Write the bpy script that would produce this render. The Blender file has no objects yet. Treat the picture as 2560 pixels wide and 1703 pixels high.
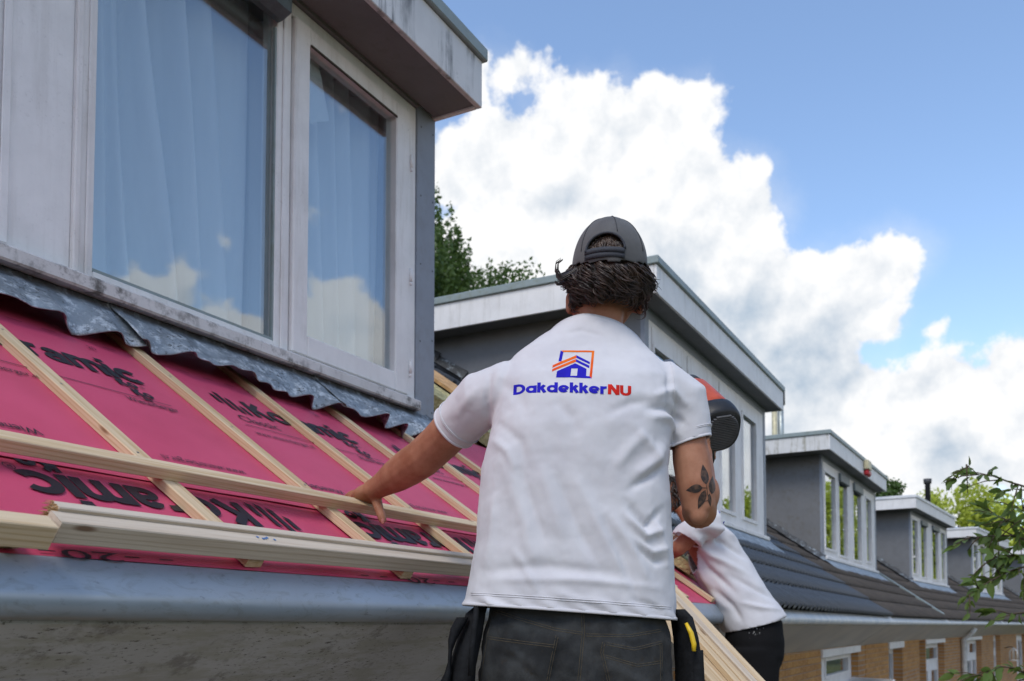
import bpy, bmesh, math, random
import numpy as np
from mathutils import Vector, Matrix, noise as mnoise
from mathutils.bvhtree import BVHTree
R = math.radians
random.seed(7); rng = np.random.default_rng(7)
sc = bpy.context.scene
COL = sc.collection

# ------------------------------------------------------------------ camera (lens shift keeps the house fronts upright)
YAW, PITCH = R(28.05), R(2.88)
cam = bpy.data.cameras.new('camera'); cam.sensor_width = 36; cam.lens = 33.02
cam.shift_y = 0.2322; cam.clip_start = 0.05; cam.clip_end = 4000
cam.dof.use_dof = True; cam.dof.focus_distance = 2.3; cam.dof.aperture_fstop = 6.3
camo = bpy.data.objects.new('camera', cam); COL.objects.link(camo)
fw = Vector((math.cos(YAW)*math.cos(PITCH), math.sin(YAW)*math.cos(PITCH), math.sin(PITCH)))
rt = Vector((math.sin(YAW), -math.cos(YAW), 0)); up = rt.cross(fw)
camo.matrix_world = Matrix(((rt.x, up.x, -fw.x, 0), (rt.y, up.y, -fw.y, 0), (rt.z, up.z, -fw.z, 0), (0, 0, 0, 1)))
sc.camera = camo

# ------------------------------------------------------------------ sky, sun, exposure
SUN = Vector((-0.60, -0.04, 0.80)).normalized()          # direction towards the sun
world = bpy.data.worlds.new('World'); sc.world = world; world.use_nodes = True
wt = world.node_tree; wt.nodes.clear()
def wn(t, **k):
    n = wt.nodes.new(t)
    for a, b in k.items(): setattr(n, a, b)
    return n
def wmath(op, a, b=None, c=None, clamp=False):
    n = wn('ShaderNodeMath', operation=op, use_clamp=clamp)
    for i, v in enumerate((a, b, c)):
        if v is None: continue
        if isinstance(v, (int, float)): n.inputs[i].default_value = v
        else: wt.links.new(v, n.inputs[i])
    return n.outputs[0]
def wsmooth(v, lo, hi):
    n = wn('ShaderNodeMapRange', interpolation_type='SMOOTHSTEP')
    wt.links.new(v, n.inputs[0]); n.inputs[1].default_value = lo; n.inputs[2].default_value = hi
    return n.outputs[0]
sky = wn('ShaderNodeTexSky', sky_type='NISHITA'); sky.sun_disc = False
sky.sun_elevation = math.asin(SUN.z); sky.sun_rotation = math.atan2(SUN.x, SUN.y)
sky.air_density = 1.0; sky.dust_density = 0.6; sky.ozone_density = 1.7
tc = wn('ShaderNodeTexCoord'); DIR = tc.outputs['Generated']
BLOBS = [(0.7344,0.4337,0.5231,0.0215),(0.7558,0.3985,0.5206,0.0265),(0.7624,0.4759,0.4360,0.0520),(0.7950,0.4140,0.4410,0.0640),
 (0.8212,0.3497,0.4510,0.0711),(0.8342,0.2891,0.4696,0.0472),(0.8366,0.2544,0.4851,0.0283),(0.8630,0.2792,0.4210,0.0636),
 (0.8642,0.3338,0.3765,0.1013),(0.8783,0.2284,0.4200,0.0367),(0.8917,0.2089,0.4016,0.0276),(0.8960,0.2537,0.3645,0.0649),
 (0.9232,0.2337,0.3051,0.0736),(0.9341,0.1696,0.3142,0.0488),(0.9378,0.1254,0.3238,0.0438),(0.9369,0.0929,0.3371,0.0321),
 (0.9352,0.0786,0.3453,0.0211),(0.9502,0.1058,0.2932,0.0328),(0.9508,0.1893,0.2454,0.0810),(0.9708,0.1284,0.2025,0.0753),
 (0.9757,0.0566,0.2115,0.0575),(0.9701,0.0419,0.2392,0.0284),(0.9732,-0.0078,0.2298,0.0410),(0.9833,0.0132,0.1816,0.0766),
 (0.8322,0.4574,0.3134,0.1716),(0.9585,0.0593,0.2788,0.0128),(0.9166,0.2939,0.2711,0.1000),(0.9870,0.0765,0.1414,0.0806)]
def blobfield(lst):
    acc = None
    for x, y, z, r in lst:
        d = wn('ShaderNodeVectorMath', operation='DISTANCE'); wt.links.new(DIR, d.inputs[0]); d.inputs[1].default_value = (x, y, z)
        v = wmath('MULTIPLY_ADD', d.outputs['Value'], -1.0/r, 1.0)
        v = wmath('MULTIPLY', v, min(1.0, r/0.06)) if r < 0.06 else v
        acc = v if acc is None else wmath('SMOOTH_MAX', acc, v, 0.25)
    return acc
def wnoise(scale, detail, rough, off=(0, 0, 0), lac=2.0):
    m = wn('ShaderNodeMapping'); wt.links.new(DIR, m.inputs[0]); m.inputs['Location'].default_value = off
    n = wn('ShaderNodeTexNoise'); wt.links.new(m.outputs[0], n.inputs['Vector'])
    n.inputs['Scale'].default_value = scale; n.inputs['Detail'].default_value = detail
    n.inputs['Roughness'].default_value = rough; n.inputs['Lacunarity'].default_value = lac
    return n.outputs['Fac']
n_edge = wnoise(13.0, 8.0, 0.55)
n_edge2 = wnoise(13.0, 8.0, 0.55, off=(SUN.x*0.022, SUN.y*0.022, SUN.z*0.022))
n_big = wnoise(2.6, 4.0, 0.5, off=(3.1, 1.7, 0.4))
sep = wn('ShaderNodeSeparateXYZ'); wt.links.new(DIR, sep.inputs[0])
f_main = blobfield(BLOBS)
# scattered cumulus over the rest of the sky, thicker towards the horizon
low = wsmooth(sep.outputs['Z'], 0.40, 0.20)
f_gen = wmath('ADD', wmath('MULTIPLY_ADD', n_big, 5.0, -3.0), wmath('MULTIPLY', low, 1.9))
# the gap of clear blue beside the big cloud bank
gap = wn('ShaderNodeVectorMath', operation='DISTANCE'); wt.links.new(DIR, gap.inputs[0]); gap.inputs[1].default_value = (0.86, 0.10, 0.50)
f_gen = wmath('SUBTRACT', f_gen, wmath('MULTIPLY', wsmooth(gap.outputs['Value'], 0.62, 0.22), 4.0))
field = wmath('MAXIMUM', wmath('MULTIPLY', f_main, 2.0), f_gen)
ed = wmath('MULTIPLY_ADD', n_edge, 3.5, -1.75)
field2 = wmath('ADD', field, ed)
mask = wsmooth(field2, -0.02, 0.34)
wisp = wmath('MULTIPLY', wsmooth(wmath('ADD', wmath('MULTIPLY', f_main, 0.7), wnoise(9.0, 6.0, 0.62, off=(5, 2, 1))), 0.30, 0.95), 0.35)
mask = wmath('MAXIMUM', mask, wisp, clamp=True)
# shading of the cloud bodies: side away from the sun, and the thick grey undersides
lit = wmath('MULTIPLY_ADD', wmath('SUBTRACT', n_edge, n_edge2), 2.6, 0.0)
under = blobfield([(0.9500,0.1800,0.2600,0.115),(0.9250,0.2353,0.2966,0.10),(0.8950,0.2884,0.3336,0.08),(0.9400,0.1500,0.2950,0.07),(0.9855,0.0583,0.1592,0.06)])
grey = wmath('MULTIPLY', wsmooth(wmath('ADD', under, wmath('MULTIPLY_ADD', n_big, 1.5, -0.7)), -0.1, 0.95), 0.80)
grey = wmath('ADD', grey, wmath('MULTIPLY', wsmooth(wnoise(6.0, 5.0, 0.55, off=(1, 7, 3)), 0.46, 0.8), 0.22))
grey = wmath('SUBTRACT', grey, lit, clamp=True)
cmix = wn('ShaderNodeMix', data_type='RGBA'); wt.links.new(grey, cmix.inputs[0])
cmix.inputs[6].default_value = (0.505, 0.507, 0.51, 1); cmix.inputs[7].default_value = (0.235, 0.285, 0.345, 1)
SKY_STRENGTH = 0.122
skm = wn('ShaderNodeVectorMath', operation='SCALE'); wt.links.new(sky.outputs[0], skm.inputs[0]); skm.inputs['Scale'].default_value = SKY_STRENGTH
fin = wn('ShaderNodeMix', data_type='RGBA'); wt.links.new(mask, fin.inputs[0])
wt.links.new(skm.outputs[0], fin.inputs[6]); wt.links.new(cmix.outputs[2], fin.inputs[7])
bg = wn('ShaderNodeBackground'); wt.links.new(fin.outputs[2], bg.inputs[0]); bg.inputs[1].default_value = 1.0
wo = wn('ShaderNodeOutputWorld'); wt.links.new(bg.outputs[0], wo.inputs[0])
world.cycles.sampling_method = 'MANUAL'; world.cycles.sample_map_resolution = 1024

sl = bpy.data.lights.new('sun', 'SUN'); sl.energy = 0.85; sl.angle = R(24); sl.color = (1.0, 0.95, 0.87)
slo = bpy.data.objects.new('sun', sl); COL.objects.link(slo); slo.location = (-6, -4, 12)
slo.rotation_euler = SUN.to_track_quat('Z', 'Y').to_euler()

sc.render.engine = 'CYCLES'
sc.view_settings.view_transform = 'Standard'; sc.view_settings.look = 'None'
sc.view_settings.gamma = 1.0; sc.view_settings.exposure = 1.02; sc.view_settings.use_curve_mapping = False
sc.cycles.use_denoising = True; sc.cycles.max_bounces = 8; sc.cycles.transparent_max_bounces = 12
sc.cycles.caustics_reflective = False; sc.cycles.caustics_refractive = False
GROUND = -2.65

# ------------------------------------------------------------------ helpers
def link_obj(name, me, parent=None, frame=None):
    o = bpy.data.objects.new(name, me); COL.objects.link(o)
    F = frame if frame is not None else Matrix.Identity(4)
    if parent is not None:
        o.parent = parent
        o.matrix_parent_inverse = parent['_mw_inv'] if False else WORLD[parent.name].inverted()
        o.matrix_basis = F
    else:
        o.matrix_basis = F
    WORLD[o.name] = F.copy()
    return o
WORLD = {}
def empty(name, label, cat, loc, rotz=0.0, group=None):
    o = bpy.data.objects.new(name, None); COL.objects.link(o); o.empty_display_size = 0.1
    o.matrix_basis = Matrix.Translation(loc) @ Matrix.Rotation(rotz, 4, 'Z')
    WORLD[o.name] = o.matrix_basis.copy()
    o['label'] = label; o['category'] = cat
    if group: o['group'] = group
    return o
def tag(o, label, cat=None, group=None):
    o['label'] = label
    if cat: o['category'] = cat
    if group: o['group'] = group
    return o

class MB:
    def __init__(s): s.v = []; s.f = []; s.sm = []
    def add(s, vs, fs, smooth=False):
        b = len(s.v); s.v += [tuple(map(float, p)) for p in vs]
        for f in fs: s.f.append(tuple(i+b for i in f)); s.sm.append(smooth)
        return s
    def box(s, x0, x1, y0, y1, z0, z1):
        return s.add([(x0,y0,z0),(x1,y0,z0),(x1,y1,z0),(x0,y1,z0),(x0,y0,z1),(x1,y0,z1),(x1,y1,z1),(x0,y1,z1)],
                     [(3,2,1,0),(4,5,6,7),(0,1,5,4),(1,2,6,5),(2,3,7,6),(3,0,4,7)])
    def cbox(s, x0, x1, y0, y1, z0, z1, c=0.004):          # chamfered box
        c = min(c, (x1-x0)*.45, (y1-y0)*.45, (z1-z0)*.45)
        bm = bmesh.new(); bmesh.ops.create_cube(bm, size=1.0)
        for v in bm.verts: v.co = Vector(((x0+x1)/2+v.co.x*(x1-x0), (y0+y1)/2+v.co.y*(y1-y0), (z0+z1)/2+v.co.z*(z1-z0)))
        bmesh.ops.bevel(bm, geom=list(bm.edges), offset=c, segments=1, affect='EDGES')
        bm.verts.index_update()
        s.add([v.co for v in bm.verts], [[v.index for v in f.verts] for f in bm.faces]); bm.free(); return s
    def prism(s, poly, axis, a, b):                        # poly in the two other axes, extruded from a to b
        n = len(poly)
        def P(u, w, t): return {'x': (t,u,w), 'y': (u,t,w), 'z': (u,w,t)}[axis]
        vs = [P(u,w,a) for u,w in poly]+[P(u,w,b) for u,w in poly]
        fs = [tuple(range(n)), tuple(range(2*n-1, n-1, -1))]+[((i+1)%n, i, n+i, n+(i+1)%n) for i in range(n)]
        return s.add(vs, fs)
    def strip(s, prof, axis_pts, smooth=True):              # sweep an open profile [(y,z)] along x positions
        n = len(prof); vs = [(x, y, z) for x in axis_pts for y, z in prof]
        fs = [(i*n+j, (i+1)*n+j, (i+1)*n+j+1, i*n+j+1) for i in range(len(axis_pts)-1) for j in range(n-1)]
        return s.add(vs, fs, smooth)
    def tube(s, pts, rad, k=8, caps=True, smooth=True):
        pts = [Vector(p) for p in pts]; n = len(pts)
        if isinstance(rad, (int, float)): rad = [rad]*n
        vs = []; ref = None
        for i, p in enumerate(pts):
            t = (pts[min(i+1,n-1)]-pts[max(i-1,0)])
            t = t.normalized() if t.length > 1e-9 else Vector((0,0,1))
            if ref is None: ref = Vector((0,0,1)) if abs(t.z) < .9 else Vector((1,0,0))
            u = (ref - t*ref.dot(t)); u = u.normalized() if u.length > 1e-6 else t.orthogonal().normalized()
            ref = u; w = t.cross(u)
            for j in range(k):
                a = 2*math.pi*j/k; vs.append(p+(u*math.cos(a)+w*math.sin(a))*rad[i])
        fs = [(i*k+j, i*k+(j+1)%k, (i+1)*k+(j+1)%k, (i+1)*k+j) for i in range(n-1) for j in range(k)]
        if caps: fs += [tuple(range(k-1,-1,-1)), tuple((n-1)*k+j for j in range(k))]
        return s.add(vs, fs, smooth)
    def loft(s, rings, caps=True, smooth=True):
        k = len(rings[0]); vs = [p for r in rings for p in r]; n = len(rings)
        fs = [(i*k+j, i*k+(j+1)%k, (i+1)*k+(j+1)%k, (i+1)*k+j) for i in range(n-1) for j in range(k)]
        if caps: fs += [tuple(range(k-1,-1,-1)), tuple((n-1)*k+j for j in range(k))]
        return s.add(vs, fs, smooth)
    def mesh(s, name, mats):
        me = bpy.data.meshes.new(name); me.from_pydata(s.v, [], s.f); me.update()
        me.polygons.foreach_set('use_smooth', s.sm)
        for m in (mats if isinstance(mats, (list, tuple)) else [mats]): me.materials.append(m)
        return me
    def build(s, name, mat, parent=None, frame=None, kind=None, fixn=True):
        me = s.mesh(name, mat)
        if fixn:
            bm = bmesh.new(); bm.from_mesh(me); bmesh.ops.recalc_face_normals(bm, faces=bm.faces); bm.to_mesh(me); bm.free()
        o = link_obj(name, me, parent, frame)
        if kind: o['kind'] = kind
        return o

# ------------------------------------------------------------------ procedural materials
MATS = {}
class N:
    def __init__(s, name):
        s.m = bpy.data.materials.new(name); s.m.use_nodes = True; s.t = s.m.node_tree
        s.b = s.t.nodes['Principled BSDF']; s.out = s.t.nodes['Material Output']; s.tc = s.n('ShaderNodeTexCoord')
        MATS[name] = s.m
    def n(s, t, **k):
        x = s.t.nodes.new(t)
        for a, b in k.items(): setattr(x, a, b)
        return x
    def l(s, a, b): s.t.links.new(a, b); return s
    def put(s, sock, v):
        if isinstance(v, (int, float)): sock.default_value = v
        elif isinstance(v, tuple): sock.default_value = v if len(v) == 4 or sock.type == 'VECTOR' else (*v, 1)
        else: s.l(v, sock)
    def math(s, op, a, b=0.0, clamp=False):
        x = s.n('ShaderNodeMath', operation=op, use_clamp=clamp); s.put(x.inputs[0], a); s.put(x.inputs[1], b); return x.outputs[0]
    def coord(s, scale=(1,1,1), kind='Object', rot=(0,0,0)):
        m = s.n('ShaderNodeMapping'); s.l(s.tc.outputs[kind], m.inputs[0]); m.inputs['Scale'].default_value = scale; m.inputs['Rotation'].default_value = rot
        return m.outputs[0]
    def noise(s, scale, detail=4, rough=.55, stretch=(1,1,1), rot=(0,0,0), dist=0.0, kind='Object'):
        x = s.n('ShaderNodeTexNoise'); s.l(s.coord(stretch, kind, rot), x.inputs['Vector'])
        x.inputs['Scale'].default_value = scale; x.inputs['Detail'].default_value = detail; x.inputs['Roughness'].default_value = rough
        x.inputs['Distortion'].default_value = dist; return x.outputs['Fac']
    def smooth(s, v, lo, hi, a=0.0, b=1.0):
        x = s.n('ShaderNodeMapRange', interpolation_type='SMOOTHSTEP'); s.put(x.inputs[0], v)
        for i, q in enumerate((lo, hi, a, b)): x.inputs[i+1].default_value = q
        return x.outputs[0]
    def mix(s, f, a, b, mode='MIX'):
        x = s.n('ShaderNodeMix', data_type='RGBA', blend_type=mode); s.put(x.inputs[0], f); s.put(x.inputs[6], a); s.put(x.inputs[7], b); return x.outputs[2]
    def sepxyz(s, kind='Object'):
        x = s.n('ShaderNodeSeparateXYZ'); s.l(s.tc.outputs[kind], x.inputs[0]); return x.outputs
    def rand(s): return s.n('ShaderNodeObjectInfo').outputs['Random']
    def base(s, c): s.put(s.b.inputs['Base Color'], c); return s
    def set(s, rough=.6, metal=0.0, spec=.4, coat=0.0, sheen=0.0, trans=None):
        s.put(s.b.inputs['Roughness'], rough); s.put(s.b.inputs['Metallic'], metal); s.b.inputs['Specular IOR Level'].default_value = spec
        s.b.inputs['Coat Weight'].default_value = coat; s.b.inputs['Sheen Weight'].default_value = sheen; return s
    def bump(s, h, strength=.3, dist=.01):
        x = s.n('ShaderNodeBump'); x.inputs['Strength'].default_value = strength; x.inputs['Distance'].default_value = dist
        s.put(x.inputs['Height'], h); s.l(x.outputs[0], s.b.inputs['Normal']); return s
def plain(name, col, rough=.6, metal=0.0, var=.25, vs=12, bump=.15, bs=90, spec=.4, dist=.004):
    n = N(name); a = tuple(c*(1-var) for c in col); b = tuple(min(1, c*(1+var*.6)) for c in col)
    n.base(n.mix(n.smooth(n.noise(vs, 6, .6), .25, .75), a, b)).set(rough, metal, spec)
    if bump: n.bump(n.noise(bs, 4), bump, dist)
    return n.m

def wood(name, light, dark, var=.5):
    n = N(name); r = n.rand()
    off = n.n('ShaderNodeCombineXYZ'); n.l(n.math('MULTIPLY', r, 37.0), off.inputs[0]); n.l(n.math('MULTIPLY', r, 11.0), off.inputs[2])
    va = n.n('ShaderNodeVectorMath', operation='ADD'); n.l(n.tc.outputs['Object'], va.inputs[0]); n.l(off.outputs[0], va.inputs[1])
    mp = n.n('ShaderNodeMapping'); n.l(va.outputs[0], mp.inputs[0]); mp.inputs['Scale'].default_value = (1.2, 26, 26)
    g = n.n('ShaderNodeTexNoise'); n.l(mp.outputs[0], g.inputs['Vector']); g.inputs['Scale'].default_value = 3.2; g.inputs['Detail'].default_value = 5; g.inputs['Distortion'].default_value = .6
    w = n.n('ShaderNodeTexWave'); mp2 = n.n('ShaderNodeMapping'); n.l(va.outputs[0], mp2.inputs[0]); mp2.inputs['Scale'].default_value = (.5, 14, 14)
    n.l(mp2.outputs[0], w.inputs['Vector']); w.inputs['Scale'].default_value = 2.2; w.inputs['Distortion'].default_value = 7; w.inputs['Detail'].default_value = 3; w.bands_direction = 'Z'
    fac = n.math('ADD', n.math('MULTIPLY', n.smooth(g.outputs['Fac'], .35, .7), .5), n.math('MULTIPLY', n.smooth(w.outputs['Fac'], .55, 1.0), .5))
    c = n.mix(fac, light, dark)
    k = n.n('ShaderNodeTexVoronoi'); mp3 = n.n('ShaderNodeMapping'); n.l(va.outputs[0], mp3.inputs[0]); mp3.inputs['Scale'].default_value = (3.1, 12, 12)
    n.l(mp3.outputs[0], k.inputs['Vector']); k.inputs['Scale'].default_value = 1.0
    c = n.mix(n.smooth(k.outputs['Distance'], .10, .04), c, (dark[0]*.45, dark[1]*.35, dark[2]*.3))
    tone = n.mix(n.math('MULTIPLY', r, var), (1, 1, 1), (.86, .76, .64))
    n.base(n.mix(1.0, c, tone, 'MULTIPLY')).set(.7, 0, .25).bump(n.math('ADD', fac, n.math('MULTIPLY', n.noise(420, 2), .5)), .25, .0015)
    return n.m
wood('pine', (.66, .53, .36), (.50, .355, .20))
wood('pine_pale', (.60, .52, .42), (.47, .38, .285), .25)
wood('plank_wood', (.40, .33, .25), (.28, .22, .16))

def weathered(name, col, dirt, amt=.5, streak=True, rough=.5, edge=None):
    n = N(name)
    c = n.mix(n.smooth(n.noise(5, 6, .62), .3, .8), col, tuple(x*.86 for x in col))
    st = n.noise(16, 7, .68, (1, 1, .09) if streak else (1, 1, 1))
    big = n.noise(3.2, 5, .6, dist=.5)
    f = n.math('MULTIPLY', n.smooth(st, .46, .66), n.smooth(big, .32, .62))
    c = n.mix(n.math('MULTIPLY', f, amt), c, dirt)
    sp = n.smooth(n.noise(85, 6, .75), .56, .66)
    c = n.mix(n.math('MULTIPLY', sp, n.math('MULTIPLY', n.smooth(big, .45, .7), amt)), c, tuple(x*.5 for x in dirt))
    n.base(c).set(rough, 0, .35).bump(n.math('ADD', n.noise(160, 5), n.math('MULTIPLY', st, .6)), .18, .002)
    return n.m
weathered('white_paint', (.84, .82, .81), (.42, .37, .31), .30)
weathered('white_sill', (.68, .66, .645), (.13, .12, .11), 1.0, False, .65)
weathered('fascia_near', (.70, .69, .69), (.11, .11, .11), 1.0)
weathered('fascia_white', (.82, .81, .80), (.40, .38, .33), .28)
weathered('fascia_mossy', (.72, .715, .70), (.20, .18, .09), 1.0)
weathered('panel_white', (.86, .85, .845), (.45, .42, .39), .22)
weathered('zinc_cap', (.27, .325, .325), (.20, .22, .17), .6, False, .45)
weathered('grey_trim', (.26, .285, .33), (.20, .20, .20), .4, False, .5)
weathered('grey_board', (.185, .190, .198), (.13, .125, .105), .22, False, .5)
weathered('grey_board_worn', (.180, .182, .186), (.125, .11, .08), .5, False, .55)
weathered('soffit_dark', (.185, .187, .19), (.13, .13, .128), .5, False, .7)
# ---- more materials
n = N('zinc'); st = n.noise(13, 7, .72, (1, 2.2, 2.2), (0, .6, .5), 1.6)
c = n.mix(n.smooth(n.noise(3, 5, .6), .3, .75), (.35, .41, .475), (.295, .345, .395))
c = n.mix(n.math('MULTIPLY', n.smooth(st, .50, .64), .5), c, (.235, .265, .265))
c = n.mix(n.math('MULTIPLY', n.smooth(n.noise(30, 6, .75, (1, 2, 2)), .60, .70), .55), c, (.13, .15, .16))
n.base(c).set(n.smooth(n.noise(14, 4), .2, .8, .34, .52), .35, .5).bump(n.noise(7, 3), .12, .01)
n = N('zinc_white'); n.base(n.mix(n.smooth(n.noise(4, 4, .6, (3, 1, 1)), .3, .7), (.78, .78, .77), (.60, .63, .67))).set(.45, .1, .4)
n = N('lead'); a = n.noise(11, 6, .65, dist=.6); sp = n.noise(120, 5, .8)
c = n.mix(n.smooth(a, .3, .7), (.30, .35, .395), (.18, .21, .235))
c = n.mix(n.smooth(n.noise(24, 6, .75, (1, 1, 1)), .50, .62), c, (.52, .57, .61))
dk = n.math('MULTIPLY', n.smooth(n.noise(70, 5, .8), .53, .62), n.smooth(n.noise(7, 4, .6), .40, .55))
c = n.mix(dk, c, (.03, .03, .03))
zz = n.sepxyz()[2]; top_dark = n.math('MULTIPLY', n.smooth(zz, .955, .985), n.smooth(n.noise(16, 6, .7, (1, 1, .5)), .34, .5))  # broken darker band towards the top edge of the lead
c = n.mix(n.math('MULTIPLY', top_dark, .85), c, (.045, .042, .04))
n.base(c).set(.5, .25, .45).bump(n.math('ADD', n.noise(30, 6, .6), n.math('MULTIPLY', sp, .3)), .5, .006)
n = N('membrane')
w = n.n('ShaderNodeTexWave'); n.l(n.coord((1, 1, 1), 'Object', (0, 0, R(58))), w.inputs['Vector']); w.inputs['Scale'].default_value = 95; w.inputs['Distortion'].default_value = .4
w2 = n.n('ShaderNodeTexWave'); n.l(n.coord((1, 1, 1), 'Object', (0, 0, R(-58))), w2.inputs['Vector']); w2.inputs['Scale'].default_value = 95
h = n.math('MULTIPLY', w.outputs['Fac'], w2.outputs['Fac'])
c = n.mix(n.smooth(n.noise(3.5, 4, .6), .3, .75), (.60, .072, .152), (.52, .056, .122))
c = n.mix(n.math('MULTIPLY', h, .22), c, (.30, .02, .07))
c = n.mix(n.math('MULTIPLY', n.smooth(n.noise(210, 3, .7), .72, .80), .5), c, (.75, .55, .55))
n.base(c).set(.5, 0, .45).bump(h, .30, .0012)
n = N('print_black'); n.base(n.mix(n.smooth(n.noise(150, 3), .4, .7), (.012, .010, .013), (.022, .014, .020))).set(.5, 0, .4)
n = N('print_faint'); n.base((.10, .012, .030)).set(.5)
n = N('eaves_board'); sp = n.noise(46, 7, .78, (1, 2.6, 2.6), (0, R(50), R(20)))
c = n.mix(n.smooth(n.noise(2.5, 5, .6), .3, .7), (.52, .535, .56), (.42, .43, .445))
c = n.mix(n.math('MULTIPLY', n.smooth(sp, .545, .64), n.smooth(n.noise(3.4, 4, .6), .34, .54)), c, (.040, .033, .026))
c = n.mix(n.math('MULTIPLY', n.smooth(n.noise(7, 6, .7), .58, .68), .6), c, (.14, .13, .12))
yy = n.sepxyz()[1]
c = n.mix(n.math('MULTIPLY', n.smooth(n.noise(6, 5, .7, (1, 5, 1)), .45, .62), .5), c, (.30, .30, .24))
n.base(c).set(.6, 0, .35).bump(n.math('ADD', sp, n.noise(200, 4)), .10, .002)
n = N('eaves_beige'); c = n.mix(n.smooth(n.noise(1.6, 3, .5, (1, 2, 1)), .3, .7), (.50, .46, .40), (.41, .385, .35)); n.base(c).set(.45, 0, .4).bump(n.noise(1.2, 2), .5, .05)
n = N('glass'); n.t.nodes.remove(n.b)
tr = n.n('ShaderNodeBsdfTransparent'); tr.inputs[0].default_value = (.90, .94, .95, 1)
gl = n.n('ShaderNodeBsdfGlossy'); gl.inputs['Roughness'].default_value = 0.0; gl.inputs['Color'].default_value = (.95, .97, 1, 1)
ge = n.n('ShaderNodeNewGeometry'); dt = n.n('ShaderNodeVectorMath', operation='DOT_PRODUCT'); n.l(ge.outputs['Incoming'], dt.inputs[0]); n.l(ge.outputs['Normal'], dt.inputs[1])
fr = n.math('ADD', n.math('MULTIPLY', n.math('POWER', n.math('SUBTRACT', 1.0, n.math('ABSOLUTE', dt.outputs['Value'])), 3.0), .80), .15, True)
bp = n.n('ShaderNodeBump'); bp.inputs['Strength'].default_value = .04; bp.inputs['Distance'].default_value = .02; n.l(n.noise(1.6, 2), bp.inputs['Height']); n.l(bp.outputs[0], gl.inputs['Normal'])
mx = n.n('ShaderNodeMixShader'); n.l(fr, mx.inputs[0]); n.l(tr.outputs[0], mx.inputs[1]); n.l(gl.outputs[0], mx.inputs[2]); n.l(mx.outputs[0], n.out.inputs[0])
n = N('curtain'); n.base(n.mix(n.smooth(n.noise(3, 3, .5, (4, 4, .3)), .3, .7), (.86, .88, .89), (.76, .79, .81))).set(.85, 0, .2, 0, .3)
n = N('paper'); n.base(n.mix(n.smooth(n.noise(20, 3), .3, .7), (.80, .80, .77), (.70, .71, .70))).set(.7)
plain('room_wall', (.45, .44, .43), .9); plain('room_unlit', (.03, .03, .032), .9)
plain('screen_box', (.105, .135, .145), .45, .2); plain('black_plastic', (.014, .014, .015), .42, 0, .3, 30, .2, 400)
plain('grey_plastic', (.05, .052, .056), .5, 0, .3, 30, .2, 400); plain('tool_orange', (.50, .075, .025), .38, 0, .25, 25, .1, 300)
plain('yellow_plastic', (.75, .50, .02), .4); plain('red_plastic', (.45, .02, .03), .45); plain('white_plastic', (.62, .61, .58), .5)
plain('blue_sheet', (.04, .16, .42), .5, 0, .3, 8); plain('insulation', (.62, .56, .30), .95, 0, .35, 25, .9, 60, .2, .03)
plain('chipboard', (.55, .33, .15), .8, 0, .35, 20); plain('steel', (.30, .30, .30), .35, .8)
plain('flue_cream', (.55, .50, .33), .45, .2); plain('flue_grey', (.40, .44, .43), .4, .5)
plain('mortar', (.33, .31, .28), .9); plain('rubber', (.02, .02, .02), .8)
n = N('brick_clay'); r = n.rand(); c = n.mix(r, (.50, .26, .085), (.36, .17, .06)); n.base(n.mix(n.smooth(n.noise(40, 5, .7), .4, .75), c, (.55, .34, .15))).set(.85, 0, .2).bump(n.noise(120, 5), .4, .003)
n = N('brick_wall'); b = n.n('ShaderNodeTexBrick'); sx = n.sepxyz(); cb = n.n('ShaderNodeCombineXYZ'); n.l(sx[0], cb.inputs[0]); n.l(sx[2], cb.inputs[1]); n.l(cb.outputs[0], b.inputs['Vector'])
b.inputs['Scale'].default_value = 1; b.inputs['Brick Width'].default_value = .22; b.inputs['Row Height'].default_value = .0625; b.inputs['Mortar Size'].default_value = .006
b.inputs['Color1'].default_value = (.48, .245, .08, 1); b.inputs['Color2'].default_value = (.36, .17, .06, 1); b.inputs['Mortar'].default_value = (.33, .30, .26, 1)
n.base(b.outputs['Color']).set(.85, 0, .2).bump(b.outputs['Fac'], -.5, .006)
n = N('tile_new'); n.base(n.mix(n.smooth(n.noise(14, 5, .65), .3, .75), (.058, .066, .078), (.040, .044, .050))).set(.5, 0, .4).bump(n.noise(220, 4), .25, .002)
n = N('tile_old'); c = n.mix(n.smooth(n.noise(5, 6, .7), .3, .7), (.095, .078, .064), (.058, .050, .044)); c = n.mix(n.smooth(n.noise(40, 5, .7), .55, .7), c, (.12, .11, .085)); n.base(c).set(.8, 0, .25).bump(n.noise(90, 5), .5, .006)
n = N('ground_grass'); n.base(n.mix(n.smooth(n.noise(.8, 8, .7), .3, .7), (.055, .075, .025), (.10, .105, .05))).set(.95, 0, .1).bump(n.noise(14, 6), .5, .05)
n = N('paving'); n.base(n.mix(n.smooth(n.noise(3, 6, .6), .3, .7), (.20, .19, .18), (.14, .135, .13))).set(.9)

# ------------------------------------------------------------------ setting: the ground
MB().add([(-600,-600,GROUND),(900,-600,GROUND),(900,600,GROUND),(-600,600,GROUND)], [(0,1,2,3)]).build('ground', MATS['ground_grass'], kind='structure')
MB().box(-8, 60, -1.2, 1.68, GROUND+.0, GROUND+.05).build('garden_path', MATS['paving'], kind='structure')

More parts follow.
